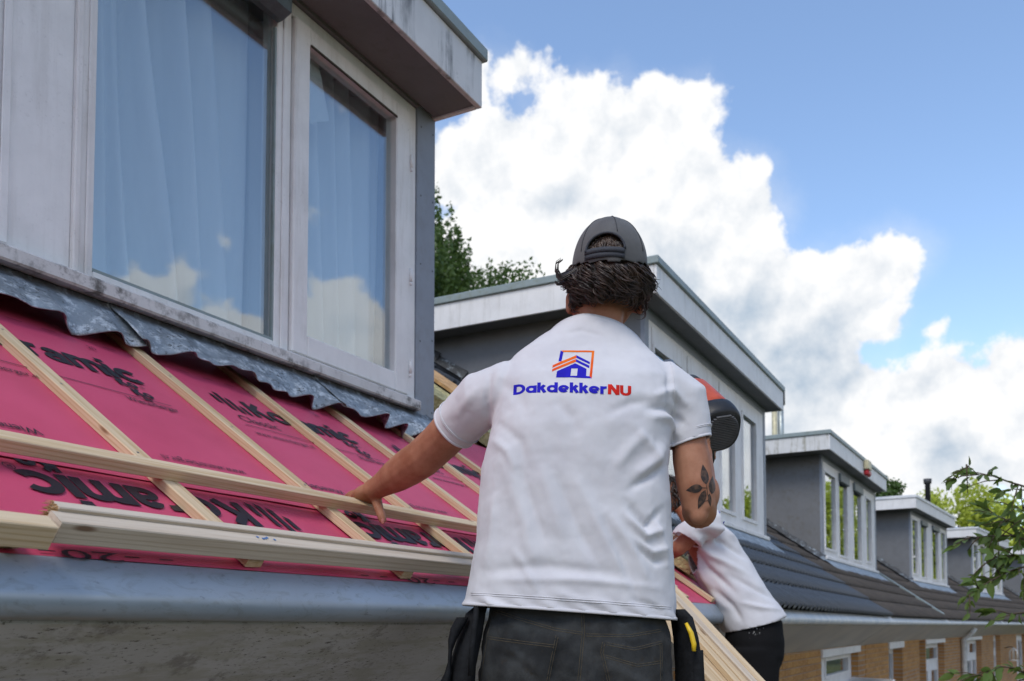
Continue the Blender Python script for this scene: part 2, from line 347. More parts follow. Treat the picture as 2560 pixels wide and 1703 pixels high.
# ------------------------------------------------------------------ roof geometry shared by the row
T = .705; CA = math.cos(math.atan(T)); SA = math.sin(math.atan(T))
YG, YW = -1.10, -.75                  # gutter lip and wall face, measured from the dormer fronts
ZE = .108; YR = 2.95; ZR = ZE+T*(YR-YG)
def zroof(y): return ZE+T*(y-YG)
def house_frame(px, py, deg): return Matrix.Translation((px, py, 0)) @ Matrix.Rotation(R(-deg), 4, 'Z')
def roof_frame(F): return F @ Matrix(((1,0,0,0),(0,CA,-SA,YG),(0,SA,CA,ZE),(0,0,0,1)))
FR = [house_frame(-1.7, 2.45, 0), house_frame(5.4, 2.45, 0), house_frame(12.4, 2.45, 0) @ Matrix.Rotation(R(-2.4), 4, 'Z')]
def nxt(F, L, deg):
    p = F @ Vector((L, 0, 0)); return house_frame(p.x, p.y, deg)
WID = [7.1, 7.0, 6.5, 8.0, 8.0, 8.0]
FR.append(nxt(FR[2], WID[2], 5.9)); FR.append(nxt(FR[3], WID[3], 8.6)); FR.append(nxt(FR[4], WID[4], 11.0))

def gutter_profile(fat=1.0):
    pr = [(YG+.10, ZE-.05), (YG+.016, ZE-.03), (YG+.006, ZE-.002), (YG+.002, ZE+.002), (YG-.002, ZE)]
    for k in range(10):
        a = R(155+k*14); pr.append((YG-.008+.033*math.cos(a), ZE-.067+.033*math.sin(a)))
    pr += [(YG+.03, ZE-.100), (YG+.06, ZE-.100)]
    return pr

def gutter(F, parent, x0, x1, mat, soff, name='gutter'):
    xs = np.linspace(x0, x1, int((x1-x0)/.25)+2)
    g = MB(); pr = gutter_profile(); nn = len(pr)
    vs = []
    for x in xs:
        for j, (y, z) in enumerate(pr):
            w = .0022*mnoise.noise(Vector((x*2.1, j*.3, 3)))
            vs.append((x, y+w, z+w*.6))
    fs = [(i*nn+j, (i+1)*nn+j, (i+1)*nn+j+1, i*nn+j+1) for i in range(len(xs)-1) for j in range(nn-1)]
    g.add(vs, fs, True); g.build(name, MATS[mat], parent, F)
    # sloping board boxing in the gutter, down to the wall head
    step = 2.35 if soff == 'eaves_board' else 9.0; x = x0
    while x < x1-.01:
        e = min(x+step, x1); b = MB()
        k0 = .012*random.uniform(-1, 1) if soff == 'eaves_beige' else 0
        b.add([(x+.002, YG+.018, .022), (e-.002, YG+.018, .022), (e-.002, YW-.002, -.232+k0), (x+.002, YW-.002, -.232+k0),
               (x+.002, YG+.018, .002), (e-.002, YG+.018, .002), (e-.002, YW-.002, -.24+k0), (x+.002, YW-.002, -.24+k0)],
              [(0,1,2,3),(7,6,5,4),(0,4,5,1),(1,5,6,2),(2,6,7,3),(3,7,4,0)])
        b.build('eaves_board', MATS[soff], parent, F); x = e

def wall_with_openings(F, parent, x0, x1, holes, mat='brick_wall', z0=GROUND, z1=-.22, th=.28):
    """front wall as piers and lintels round rectangular holes [(xa, xb, za, zb)]"""
    b = MB(); holes = sorted(holes); x = x0
    for xa, xb, za, zb in holes:
        b.box(x, xa, YW, YW+th, z0, z1)
        if zb < z1-.001: b.box(xa, xb, YW, YW+th, zb, z1)
        if za > z0+.001: b.box(xa, xb, YW, YW+th, z0, za)
        x = xb
    b.box(x, x1, YW, YW+th, z0, z1)
    # side and rear walls
    b.box(x0, x0+.2, YW+th+.002, 2*YR-YW, z0, z1); b.box(x1-.2, x1, YW+th+.002, 2*YR-YW, z0, z1); b.box(x0+.202, x1-.202, 2*YR-YW-.2, 2*YR-YW, z0, z1)
    return b.build('wall', MATS[mat], parent, F)

def window(F, parent, x0, x1, z0, z1, y, cells, frame=.06, depth=.07, mat='white_paint', boxes=(), inner=None, name='window'):
    """one framed window: cells = [(xa, xb, za, zb)] are the glazed openings"""
    b = MB(); xs = sorted({x0, x1, *[c[0] for c in cells], *[c[1] for c in cells]}); zs = sorted({z0, z1, *[c[2] for c in cells], *[c[3] for c in cells]})
    def glazed(xm, zm): return any(c[0] < xm < c[1] and c[2] < zm < c[3] for c in cells)
    for i in range(len(xs)-1):
        run = None
        for j in range(len(zs)-1):
            g = glazed((xs[i]+xs[i+1])/2, (zs[j]+zs[j+1])/2)
            if not g: run = zs[j] if run is None else run
            if run is not None and (g or j == len(zs)-2):
                b.box(xs[i], xs[i+1], y, y+depth, run, zs[j] if g else zs[j+1]); run = None
    w = b.build(name, MATS[mat], parent, F)
    for (xa, xb, za, zb) in cells:
        t = .022                                     # sash round each pane, standing a little proud
        s = MB(); s.box(xa-t, xb+t, y-.014, y+.03, za-t, za+.012); s.box(xa-t, xb+t, y-.014, y+.03, zb-.012, zb+t)
        s.box(xa-t, xa+.012, y-.014, y+.03, za+.0122, zb-.0122); s.box(xb-.012, xb+t, y-.014, y+.03, za+.0122, zb-.0122)
        s.build('sash', MATS[mat], w, F)
        MB().box(xa+.005, xb-.005, y+.018, y+.024, za+.005, zb-.005).build('pane', MATS['glass'], w, F)
    for (xa, xb, za, zb) in boxes:
        MB().cbox(xa, xb, y-.05, y+.012, za, zb, .012).build('screen_box', MATS['screen_box'], w, F)
    return w

def text_mesh(s, size=1.0, bold=0.0, shear=0.0, space=1.0):
    cu = bpy.data.curves.new('t', 'FONT'); cu.body = s; cu.size = size; cu.offset = bold*size; cu.shear = shear; cu.space_character = space; cu.resolution_u = 3
    ob = bpy.data.objects.new('t', cu); COL.objects.link(ob)
    dg = bpy.context.evaluated_depsgraph_get(); dg.update()
    me = bpy.data.meshes.new_from_object(ob.evaluated_get(dg))
    v = np.array([q.co[:2] for q in me.vertices]).reshape(-1, 2); f = [tuple(p.vertices) for p in me.polygons]
    bpy.data.objects.remove(ob); bpy.data.curves.remove(cu); bpy.data.meshes.remove(me)
    v = v-[v[:, 0].min(), 0]
    return v, f

def bold_text(txt, h=1.0, w=.24, gap=.035, X=.73):
    """heavy geometric letters built from strokes; returns points, faces and a layer per point"""
    V, F, Ly = [], [], []
    def stroke(pts, wd, closed=False):
        lay = len(stroke.n); stroke.n.append(0); n_ = len(pts); b0 = len(V)
        for i in range(n_):
            p0 = pts[i-1] if (closed or i > 0) else pts[i]; p1 = pts[(i+1) % n_] if (closed or i < n_-1) else pts[i]
            t = np.array(p1, float)-np.array(p0, float); t /= max(1e-9, np.linalg.norm(t)); nm = np.array([-t[1], t[0]])*wd/2
            V.append(np.array(pts[i])+nm); V.append(np.array(pts[i])-nm); Ly.extend((lay, lay))
        for i in range(n_ if closed else n_-1): a = b0+2*i; c = b0+2*((i+1) % n_); F.append((a, a+1, c+1, c))
    def arc(cx, cy, rx, ry, a0, a1, k=18): return [(cx+rx*math.cos(R(a0+(a1-a0)*i/k)), cy+ry*math.sin(R(a0+(a1-a0)*i/k))) for i in range(k+1)]
    stroke.n = []; x = 0.0; r_ = X/2-w/2; hw = w/2
    for ch in txt:
        if ch in 'oade':
            cx = x+X/2
            if ch in 'oad': stroke(arc(cx, X/2, r_, r_, 0, 360, 26)[:-1], w, True)
            if ch == 'a': stroke([(x+X-hw, 0), (x+X-hw, X)], w)
            if ch == 'd': stroke([(x+X-hw, 0), (x+X-hw, 1.04)], w)
            if ch == 'e': stroke(arc(cx, X/2, r_, r_, 5, 318, 24), w); stroke([(x+w*.6, X/2-.03), (x+X-hw*.7, X/2-.03)], w*.72)
            x += X+gap
        elif ch == 'A':                                  # two-storey a
            stroke(arc(x+.30, X*.30, .30-hw*.9, X*.30-hw*.8, 0, 360, 20)[:-1], w*.85, True); stroke([(x+.60-hw, 0), (x+.60-hw, X*.62)]+arc(x+.33, X*.62, .27-hw+.0, X*.38-hw, 0, 165, 12)[1:], w); x += .62+gap
        elif ch == 'c': stroke(arc(x+X/2, X/2, r_, r_, 42, 318, 22), w); x += X*.88+gap
        elif ch == 'r': stroke([(x+hw, 0), (x+hw, X)], w); stroke(arc(x+hw+.26, X-.28, .26, .28-hw, 165, 75, 8), w); x += .44+gap
        elif ch == 'i': stroke([(x+hw, 0), (x+hw, X)], w); stroke([(x+hw, X+.10), (x+hw, X+.29)], w*1.08); x += w+gap
        elif ch == 'm':
            for q in (0, .39): stroke([(x+hw+q, 0), (x+hw+q, X if q == 0 else X*.5)], w); stroke(arc(x+hw+q+.195, X-.295+.0, .195, .295-hw, 175, 0, 12)+[(x+hw+q+.39, 0)], w)
            x += .78+w+gap
        elif ch in 'kK':
            H = 1.0 if ch == 'K' else 1.04; m_ = .50 if ch == 'K' else .36; t_ = 1.0 if ch == 'K' else X; e = .62 if ch == 'K' else .50
            stroke([(x+hw, 0), (x+hw, H)], w); stroke([(x+w*.8, m_-.02), (x+e, t_-.005)], w*1.05); stroke([(x+w*1.25, m_+.12), (x+e+.04, .005)], w*1.05); x += e+.14+gap*.6
        elif ch == 'D': stroke([(x+hw, 0), (x+hw, 1.0)], w); stroke([(x+w, hw), (x+.34, hw)]+arc(x+.34, .5, .50-hw, .5-hw, -90, 90, 18)+[(x+.34, 1-hw), (x+w, 1-hw)], w); x += .84+gap
        elif ch == 'N': stroke([(x+hw, 0), (x+hw, 1.0)], w); stroke([(x+.80-hw, 0), (x+.80-hw, 1.0)], w); stroke([(x+hw, .97), (x+.80-hw, .03)], w*1.15); x += .80+gap
        elif ch == 'U': stroke([(x+hw, 1.0), (x+hw, .36)]+arc(x+.39, .36, .39-hw, .36-hw, 180, 360, 16)+[(x+.78-hw, .36), (x+.78-hw, 1.0)], w); x += .78+gap
    V = np.array(V)*h; return V-[V[:, 0].min(), 0], F, np.array(Ly)
def put_bold(m, s, x, y, h, z, flip=False, width=None, w=.215):
    v, f, ly = bold_text(s, h, w, .03, .80)
    if width: v = v*[width/v[:, 0].max(), 1]
    if flip: v = -v
    m.add([(x+a, y+b, z+l*.00002) for (a, b), l in zip(v, ly)], f)

# ------------------------------------------------------------------ the house under repair
H1 = empty('row_house', 'brick terraced house with red roofing underlay and bare battens on its roof', 'house', FR[0] @ Vector((3.5, YW, GROUND)), 0)
F1 = FR[0]; RF1 = Matrix(((1,0,0,0),(0,CA,-SA,1.35),(0,SA,CA,ZE),(0,0,0,1)))   # x = world X, y = up the slope, z = off the roof
wall_with_openings(F1, H1, -.5, 7.09, [(1.2, 2.6, -1.7, -.45), (3.6, 4.5, GROUND+.05, -.45)])
window(F1, H1, 1.2, 2.6, -1.7, -.45, YW+.09, [(1.28, 2.52, -1.62, -.53)])
dd = MB(); dd.box(3.6, 4.5, YW+.09, YW+.15, GROUND+.05, -.45); dd.build('door', MATS['white_paint'], H1, F1)
# roof deck slabs (front with the eaves, rear slope)
d = MB(); d.prism([(YG+.02, ZE-.10), (YG+.02, ZE-.012), (YR, zroof(YR)-.014), (2*YR-YG, ZE-.014), (2*YR-YG, ZE-.11), (YR, zroof(YR)-.14)], 'x', -.5, 7.09)
d.build('roof_deck', MATS['chipboard'], H1, F1)
gutter(F1, H1, -.5, 7.09, 'zinc', 'eaves_board')
def sheet(name, x0, x1, s0, s1, n0, parent, amp=.0019, nx=60, ns=24):
    vs = []
    for i in range(nx+1):
        for j in range(ns+1):
            x = x0+(x1-x0)*i/nx; s = s0+(s1-s0)*j/ns
            vs.append((x, s, n0+amp*mnoise.noise(Vector((x*5, s*2.2, n0*90)))+amp*.5*mnoise.noise(Vector((x*14, s*9, 1)))))
    m = MB().add(vs, [(i*(ns+1)+j, (i+1)*(ns+1)+j, (i+1)*(ns+1)+j+1, i*(ns+1)+j+1) for i in range(nx) for j in range(ns)], True)
    return m.build(name, MATS['membrane'], parent, RF1)
low_sheet = sheet('underlay_sheet', -2.0, 5.05, .004, .40, .001, H1)
up_sheet = sheet('underlay_sheet', -2.0, 4.75, .345, 1.55, .0045, H1)
tag(low_sheet, 'lower red underlay sheet printed upside down'); tag(up_sheet, 'upper red underlay sheet under the lead flashing')

def put_text(m, s, x, y, size, bold, z, flip=False, width=None, shear=0.0):
    v, f = text_mesh(s, size, bold, shear)
    if width: v = v*[width/max(1e-6, v[:, 0].max()), 1]
    if flip: v = -v
    m.add([(x+a, y+b, z) for a, b in v], [q for q in f])
def stripes(m, x, y, h, z, flip=False):
    k = -1 if flip else 1
    for i, (lo, hi) in enumerate(((.45, 1.0), (.12, 1.22), (0, .95), (0, .55))):
        a = x+k*(.012+.031*i); t = .017
        pts = [(a, y+k*h*lo), (a+k*t, y+k*h*(lo-.12)), (a+k*t, y+k*h*(hi-.12)), (a, y+k*h*hi)]
        m.add([(p, q, z) for p, q in pts], [(0,1,2,3)])
def disc(m, x, y, r, z, k=16):
    m.add([(x+r*math.cos(6.2832*i/k), y+r*math.sin(6.2832*i/k), z) for i in range(k)], [tuple(range(k))])
Z_UP, Z_LO = .0082, .0049
for k in range(-1, 3):                                   # upright print on the upper sheet
    X = 2.125+k*.985; S = .975; m = MB(); g = MB()
    stripes(m, X, S, .105, Z_UP); put_bold(m, 'KorAmic', X+.145, S, .106, Z_UP, width=.545)
    put_bold(m, 'Ko', X+.570, S-.048, .042, Z_UP, width=.064, w=.27); put_bold(m, 'Ko', X+.588, S-.100, .042, Z_UP, width=.064, w=.27)
    put_text(m, '\u00ae', X+.645, S-.035, .022, 0, Z_UP)
    put_text(m, 'Classic', X+.015, S-.078, .062, 0.0, Z_UP, width=.175)
    m.add([(X, S-.108, Z_UP), (X+.69, S-.120, Z_UP), (X+.69, S-.1165, Z_UP), (X, S-.1045, Z_UP)], [(0,1,2,3)])
    put_text(m, 'www.wienerberger.nl', X+.0, S-.168, .036, 0, Z_UP, width=.27)
    put_text(m, 'Wienerberger', X+.525, S-.155, .034, .012, Z_UP, width=.17)
    for q in range(3): m.add([(X+.60+.009*q, S-.122-.004*abs(q-1), Z_UP), (X+.607+.009*q, S-.124, Z_UP), (X+.607+.009*q, S-.110+.006*(q == 1), Z_UP), (X+.60+.009*q, S-.108+.006*(q == 1), Z_UP)], [(0,1,2,3)])
    m.build('printed_lettering', MATS['print_black'], up_sheet, RF1)
    for q in range(9):
        g.add([(X+.1*q, 1.225-.006*(q % 2), Z_UP), (X+.1*q+.045, 1.223, Z_UP), (X+.1*q+.045, 1.226, Z_UP), (X+.1*q, 1.228-.006*(q % 2), Z_UP)], [(0,1,2,3)])
    put_text(g, '20', X+.62, 1.17, .03, 0, Z_UP); g.build('overlap_marks', MATS['print_faint'], up_sheet, RF1)
    m = MB(); put_text(m, 'www.wienerberger.nl', X+.665-.985, .497, .036, 0, Z_UP, True, width=.27)
    put_text(m, 'Wienerberger', X+.085-.985, .497, .036, .012, Z_UP, True, width=.20); m.build('printed_lettering', MATS['print_black'], up_sheet, RF1)
for k in range(-1, 4):                                   # upside-down print on the lower sheet
    X = 1.775+k*.985; S = .303; m = MB()
    stripes(m, X, S, .100, Z_LO, True); put_bold(m, 'KorAmic', X-.150, S, .106, Z_LO, True, width=.565)
    put_bold(m, 'Ko', X-.600, S+.062, .052, Z_LO, True, width=.085, w=.27)
    put_text(m, '\u00ae', X-.700, S+.018, .034, 0, Z_LO, True)
    put_text(m, '- -20- - -', X-.55, .022, .04, 0, Z_LO, True, width=.42)
    m.build('printed_lettering', MATS['print_black'], low_sheet, RF1)

def timber(name, L, w, h, mat, parent=None, frame=None, rough=.0016, c=.0018, segs=10):
    """sawn lath along +x, w across (y), h up (z); slightly bowed and uneven"""
    ring = [(-w/2+c, 0), (w/2-c, 0), (w/2, c), (w/2, h-c), (w/2-c, h), (-w/2+c, h), (-w/2, h-c), (-w/2, c)]
    rings = []
    sd = random.uniform(0, 99)
    for i in range(segs+1):
        x = L*i/segs; dy = rough*2*mnoise.noise(Vector((x*1.3, sd, 0))); dz = rough*.4*mnoise.noise(Vector((x*1.3, sd, 7)))
        rings.append([(x+(random.uniform(-rough, rough) if i in (0, segs) else 0), a+dy, b+(dz if b > h/2 else 0)) for a, b in ring])
    m = MB(); m.loft(rings, True, False)
    return m.build(name, MATS[mat], parent, frame)
def nails(m, pts, r=.0035):
    for x, y, z in pts: m.add([(x+r*math.cos(1.0472*i), y+r*math.sin(1.0472*i), z) for i in range(6)], [tuple(range(6))])
for i, X in enumerate((-.18, .36, .90, 1.428, 1.97, 2.46, 2.95, 3.42, 3.81, 4.28, 4.72)):
    top = 1.42 if X < 3.7 else 1.22
    b = timber('counter_batten', top-.012, .044, .0225, 'pine', H1, RF1 @ Matrix.Translation((X, .012, .004)) @ Matrix.Rotation(R(90+random.uniform(-.5, .5)), 4, 'Z'))
    m = MB(); nails(m, [(.42+.31*q+random.uniform(-.02, .02), random.uniform(-.008, .008), .0236) for q in range(3)]); m.build('nail_head', MATS['steel'], b, WORLD[b.name])
# loose and hand-held laths (things of their own)
Zl = .0262
def lath_on_roof(x0, s0, x1, s1, w, h, z, mat, label):
    ang = math.atan2(s1-s0, x1-x0); L = math.hypot(x1-x0, s1-s0)
    o = timber('roof_lath', L, w, h, mat, None, RF1 @ Matrix.Translation((x0, s0, z)) @ Matrix.Rotation(ang, 4, 'Z'), segs=14)
    return tag(o, label, 'lath')
held = lath_on_roof(-1.6, .329, 4.35, .337, .039, .0275, Zl, 'pine', 'long pine lath gripped by a hand, laid level across the battens')
lath_on_roof(.962, .0175, 4.1, .045, .037, .040, Zl, 'pine_pale', 'pale sawn lath lying along the gutter, with blue marks on its top')
lath_on_roof(.975, .047, 4.0, .064, .021, .047, Zl, 'pine_pale', 'thin lath behind the blue-marked lath, its sawn end fuzzy and reddish')
lath_on_roof(-1.2, .008, .942, -.006, .037, .042, Zl, 'pine', 'rough sawn lath butted end to end against the blue-marked lath by the gutter')
# splintered, fuzzy saw cuts on the two ends, plus blue spots
sp = MB()
for q in range(150):
    y = random.uniform(.036, .058); z = Zl+random.uniform(.004, .047); a = random.uniform(.004, .016)
    sp.tube([(.976, y, z), (.976-a, y+random.uniform(-.004, .004), z+random.uniform(-.003, .005))], [.0009, .0004], 3, False)
o = sp.build('sawn_splinters', MATS['chipboard'], bpy.data.objects['roof_lath.002'], RF1)
sp = MB()
for q in range(70):
    y = .006+random.uniform(-.016, .016); z = Zl+random.uniform(.0, .04); a = random.uniform(.003, .012)
    sp.tube([(.941, y-.006, z), (.941+a, y-.006+random.uniform(-.003, .003), z+random.uniform(-.003, .003))], [.0008, .0004], 3, False)
sp.build('sawn_splinters', MATS['plank_wood'], bpy.data.objects['roof_lath.003'], RF1)
m = MB()
for x, y in ((1.415, .021), (1.428, .017), (1.436, .019), (1.444, .023), (1.462, .018)): disc(m, x, y+.004, .0035, Zl+.0412, 7)
m.build('blue_mark', MATS['blue_sheet'], bpy.data.objects['roof_lath.001'], RF1)
# ------------------------------------------------------------------ the near dormer (world coordinates, front at Y = 2.45)
YD = 2.45
ID = Matrix.Identity(4)
D1 = empty('dormer', 'white-framed dormer with weathered sill, pleated curtains and wavy lead apron above the red underlay', 'dormer', (1.6, YD, .9))
# side cheeks, front post, soffit, fascia, roof cap
def cheek(F, parent, x0, x1, mat, ztop=2.48, y0=.0):
    m = MB(); m.prism([(y0, zroof(y0)-.05), (y0, ztop), ((ztop-ZE)/T+YG, ztop), ((ztop-ZE)/T+YG, ztop-.05)], 'x', x0, x1)
    return m.build('side_panel', MATS[mat], parent, F)
FD = Matrix.Translation((0, YD, 0))
cheek(FD, D1, 3.742, 3.772, 'grey_board', 2.478, .02); cheek(FD, D1, -.5, -.47, 'grey_board', 2.478, .02)
m = MB(); m.cbox(3.622, 3.778, -.012, .018, .985, 2.476, .003); tr = m.build('corner_trim', MATS['grey_trim'], D1, FD)
m = MB()
for z in (1.03, 1.36, 1.72, 2.05, 2.38):
    for x in (3.652, 3.755):
        a = z+random.uniform(-.02, .02); m.add([(x+.005*math.cos(1.0472*i), -.0135, a+.005*math.sin(1.0472*i)) for i in range(6)], [tuple(range(6))])
m.build('screw_head', MATS['black_plastic'], tr, FD)
MB().box(-.5, 3.775, -.248, -.02, 2.470, 2.478).build('soffit', MATS['soffit_dark'], D1, FD)
MB().box(-.5, 3.622, -.02, .06, 2.455, 2.4695).build('head_trim', MATS['grey_board'], D1, FD)
m = MB(); m.cbox(-.5, 3.779, -.275, -.2485, 2.462, 2.69, .003); m.build('fascia', MATS['fascia_near'], D1, FD)
MB().cbox(3.7525, 3.7795, -.248, 2.35, 2.462, 2.69, .003).build('fascia', MATS['fascia_white'], D1, FD)
MB().cbox(-.52, 3.80, -.297, 2.45, 2.6915, 2.755, .006).build('roof_cap', MATS['zinc_cap'], D1, FD)
# sill
MB().cbox(-.47, 3.621, -.045, .10, .998, 1.045, .006).build('sill', MATS['white_sill'], D1, FD)
# window frame timbers
def fr(x0, x1, z0, z1, y0=-.004, y1=.075, mat='white_paint', name='window_frame', parent=None, c=.004):
    return MB().cbox(x0, x1, y0, y1, z0, z1, c).build(name, MATS[mat], parent or D1, FD)
big = fr(1.8, 1.878, 1.046, 2.454); 
fr(1.80, 1.822, 1.047, 2.45, -.016, -.004, parent=big, name='bead'); fr(1.846, 1.858, 1.047, 2.45, -.010, -.004, parent=big, name='bead')
fr(2.672, 2.752, 1.046, 2.454); fr(2.70, 2.722, 1.047, 2.45, -.012, -.004, name='bead')
fr(3.552, 3.6215, 1.046, 2.454); fr(1.8785, 2.6715, 1.046, 1.078); fr(2.7525, 3.5515, 2.40, 2.454); fr(2.7525, 3.5515, 1.046, 1.056)
MB().box(1.877, 2.673, .0, .014, 1.0785, 1.088).build('glazing_bar', MATS['zinc_cap'], D1, FD)
MB().box(2.663, 2.6715, .0, .012, 1.0885, 2.30).build('glazing_bar', MATS['zinc_cap'], D1, FD)
pn = MB().box(1.872, 2.676, .020, .027, 1.075, 2.452).build('pane', MATS['glass'], D1, FD)
# side-hung casement
cs = MB()
for b in ((2.758, 2.846, 1.058, 2.396), (3.444, 3.548, 1.058, 2.396)): cs.cbox(b[0], b[1], -.020, .045, b[2], b[3], .005)
cs.cbox(2.8465, 3.4435, -.020, .045, 1.058, 1.143, .005); cs.cbox(2.8465, 3.4435, -.020, .045, 2.326, 2.396, .005)
cas = cs.build('casement', MATS['white_paint'], D1, FD)
MB().box(2.84, 3.45, .012, .019, 1.135, 2.334).build('pane', MATS['glass'], cas, FD)
MB().box(2.8467, 3.4433, -.024, -.018, 2.318, 2.3255).build('glazing_bar', MATS['tile_old'], cas, FD)
for z in (1.19, 1.62, 2.16):
    h = MB(); h.tube([(3.5525, -.026, z-.03), (3.5525, -.026, z+.03)], .007, 8); h.tube([(3.5525, -.026, z-.047), (3.5525, -.026, z-.032)], .006, 8); h.build('hinge', MATS['white_paint'], cas, FD)
# roller screen box over the fixed light
sb = MB(); sb.prism([(-.03, 2.318), (-.075, 2.335), (-.08, 2.44), (-.005, 2.4535), (-.005, 2.318)], 'x', 1.88, 2.669); sb.build('screen_box', MATS['screen_box'], D1, FD)
# white infill panels to the left
for x0, x1 in ((-.47, .28), (.285, 1.03), (1.035, 1.588)):
    MB().cbox(x0, x1, .004, .03, 1.046, 2.454, .003).build('infill_panel', MATS['panel_white'], D1, FD)
MB().cbox(1.5885, 1.7995, -.002, .03, 1.046, 2.454, .003).build('infill_panel', MATS['panel_white'], D1, FD)
MB().cbox(1.575, 1.60, -.008, -.0025, 1.06, 2.45, .002).build('cover_strip', MATS['panel_white'], D1, FD)
# room behind the glass
rm = MB(); rm.box(-.46, 3.73, 1.9, 1.95, .3, 2.45); rm.box(-.46, 3.73, .1, 1.9, .80, .86); rm.box(-.46, 3.73, .08, 1.9, 2.452, 2.4695); rm.build('room_lining', MATS['room_wall'], D1, FD)
def curtain(x0, x1, z0, z1, y, folds, amp, lean, seed):
    nx, nz = 150, 30; vs = []
    rnd = random.Random(seed); ph = [rnd.uniform(0, 6.28) for _ in range(8)]
    for j in range(nz+1):
        z = z0+(z1-z0)*j/nz; v = j/nz
        for i in range(nx+1):
            u = i/nx; x = x0+(x1-x0)*u
            uu = u+lean*(v-.5)*math.sin(u*3.1)+.02*math.sin(u*17+ph[0])
            d = 1.0-abs(math.sin(uu*folds*3.1416*1.6+ph[1]))**.55
            vs.append((x, y+amp*(1.5*d*(.75+.25*math.sin(u*11+ph[2]))+.35*math.sin(uu*folds*1.3*6.283+ph[3]+v))*(1.1-.3*v), z))
    m = MB().add(vs, [(j*(nx+1)+i, j*(nx+1)+i+1, (j+1)*(nx+1)+i+1, (j+1)*(nx+1)+i) for j in range(nz) for i in range(nx)], True)
    return m.build('curtain', MATS['curtain'], D1, FD)
curtain(1.82, 2.72, .90, 2.449, .16, 4.3, .11, .20, 4); curtain(2.72, 3.56, .90, 2.449, .16, 5.0, .085, .08, 9)
# sheet of paper stuck inside the casement
pp = MB(); pp.add([(2.852, .05, 2.30), (2.97, .045, 2.34), (3.05, .05, 2.13), (2.92, .048, 2.06)], [(0,1,2,3)]); pp.build('paper_slip', MATS['paper'], D1, FD)
pp = MB(); pp.add([(2.850, .044, 2.29), (2.873, .044, 2.29), (2.945, .042, 2.06), (2.922, .042, 2.055)], [(0,1,2,3)]); pp.build('paper_slip', MATS['paper'], D1, FD)
# lead apron in three lapped lengths
def lead_piece(x0, x1, seed, off, fine):
    nx, nt = 110, 16; vs = []
    for i in range(nx+1):
        x = x0+(x1-x0)*i/nx
        lo = .85*mnoise.noise(Vector((x*3.1, seed, 0)))+.35*mnoise.noise(Vector((x*7.5, seed, 4)))
        hi = fine(x)
        endc = math.exp(-((x-x0)/.03)**2)
        for j in range(nt+1):
            t = j/nt
            y = .004-.022*min(1, t*4)-.125*max(0, t-.12)-.055*lo*t*t-.024*hi*t**1.5-off-.012*endc*t
            z = .999-.014*min(1, t*4)-.125*t+.034*lo*t*t+.018*hi*t**2+.012*endc*t
            y += .005*mnoise.noise(Vector((x*26, t*5, seed)))+.003*mnoise.noise(Vector((x*60, t*9, seed+3)))
            vs.append((x+.010*hi*t*t+.012*endc*t*t, y, z))
    m = MB().add(vs, [(i*(nt+1)+j, i*(nt+1)+j+1, (i+1)*(nt+1)+j+1, (i+1)*(nt+1)+j) for i in range(nx) for j in range(nt)], True)
    o = m.build('lead_flashing', MATS['lead'], D1, FD)
    md = o.modifiers.new('thick', 'SOLIDIFY'); md.thickness = .003; md.offset = 1
    return o
lead_piece(.2, 1.985, 2.0, .0, lambda x: .5*math.sin(x*21+1.6*math.sin(x*7))+.9*mnoise.noise(Vector((x*11, 1, 0))))
lead_piece(1.94, 2.95, 5.3, .006, lambda x: .5*math.sin(x*24+1.9*math.sin(x*9))+1.0*mnoise.noise(Vector((x*13, 4, 0))))
lead_piece(2.90, 3.83, 8.1, .011, lambda x: math.sin(x*(38 if x > 3.15 else 30)+.5)*(.3+.9*max(0, min(1, (x-3.0)*4)))*(1 if x < 3.66 else .4))
# chimney on the near house
ch = MB(); ch.box(4.95, 5.55, 3.2, 3.8, 1.2, 3.6); ch.build('chimney', MATS['brick_wall'], H1, FD); ct = MB(); ct.tube([(5.15, 3.4, 3.6), (5.15, 3.4, 3.8), (5.15, 3.4, 3.9)], [.12, .1, .12], 12); ct.build('chimney_pot', MATS['flue_grey'], H1, FD)

# ------------------------------------------------------------------ the open strip of roof between the dormers
def slab_on_roof(name, label, cat, x0, x1, s0, s1, n0, th, mat, rot=0, ragged=0, seed=0):
    k = 14; rnd = random.Random(seed); vs = []; top = []
    for lay in (0, 1):
        for i in range(k+1):
            u = i/k
            e0 = ragged*rnd.uniform(-1, 1); e1 = ragged*rnd.uniform(-1, 1)
            hh = n0+(th*(1+ragged*6*rnd.uniform(-1, .6)) if lay else 0)
            vs += [(x0+(x1-x0)*u, s0+e0, hh), (x0+(x1-x0)*u, s1+e1, hh*1.0+(ragged*rnd.uniform(-.5, .5) if lay else 0))]
    b = 2*(k+1); fs = []
    for i in range(k):
        a = 2*i; fs += [(a, a+1, a+3, a+2), (b+a, b+a+2, b+a+3, b+a+1), (a, a+2, b+a+2, b+a), (a+1, b+a+1, b+a+3, a+3)]
    fs += [(0, b, b+1, 1), (2*k, 2*k+1, b+2*k+1, b+2*k)]
    cx, cs_ = (x0+x1)/2, (s0+s1)/2
    m = MB().add([(a-cx, c-cs_, d) for a, c, d in vs], fs)
    o = m.build(name, MATS[mat], None, RF1 @ Matrix.Translation((cx, cs_, 0)) @ Matrix.Rotation(R(rot), 4, 'Z'))
    return tag(o, label, cat)
slab_on_roof('plywood_board', 'orange-brown board lying on the open roof between the dormers', 'board', 5.02, 5.42, 1.12, 3.2, .10, .02, 'chipboard', 0)
slab_on_roof('insulation_slab', 'ragged yellow insulation slab on the open roof edge behind the white sleeve', 'insulation', 4.62, 5.02, .72, 2.8, .01, .075, 'insulation', 0, .02, 3)
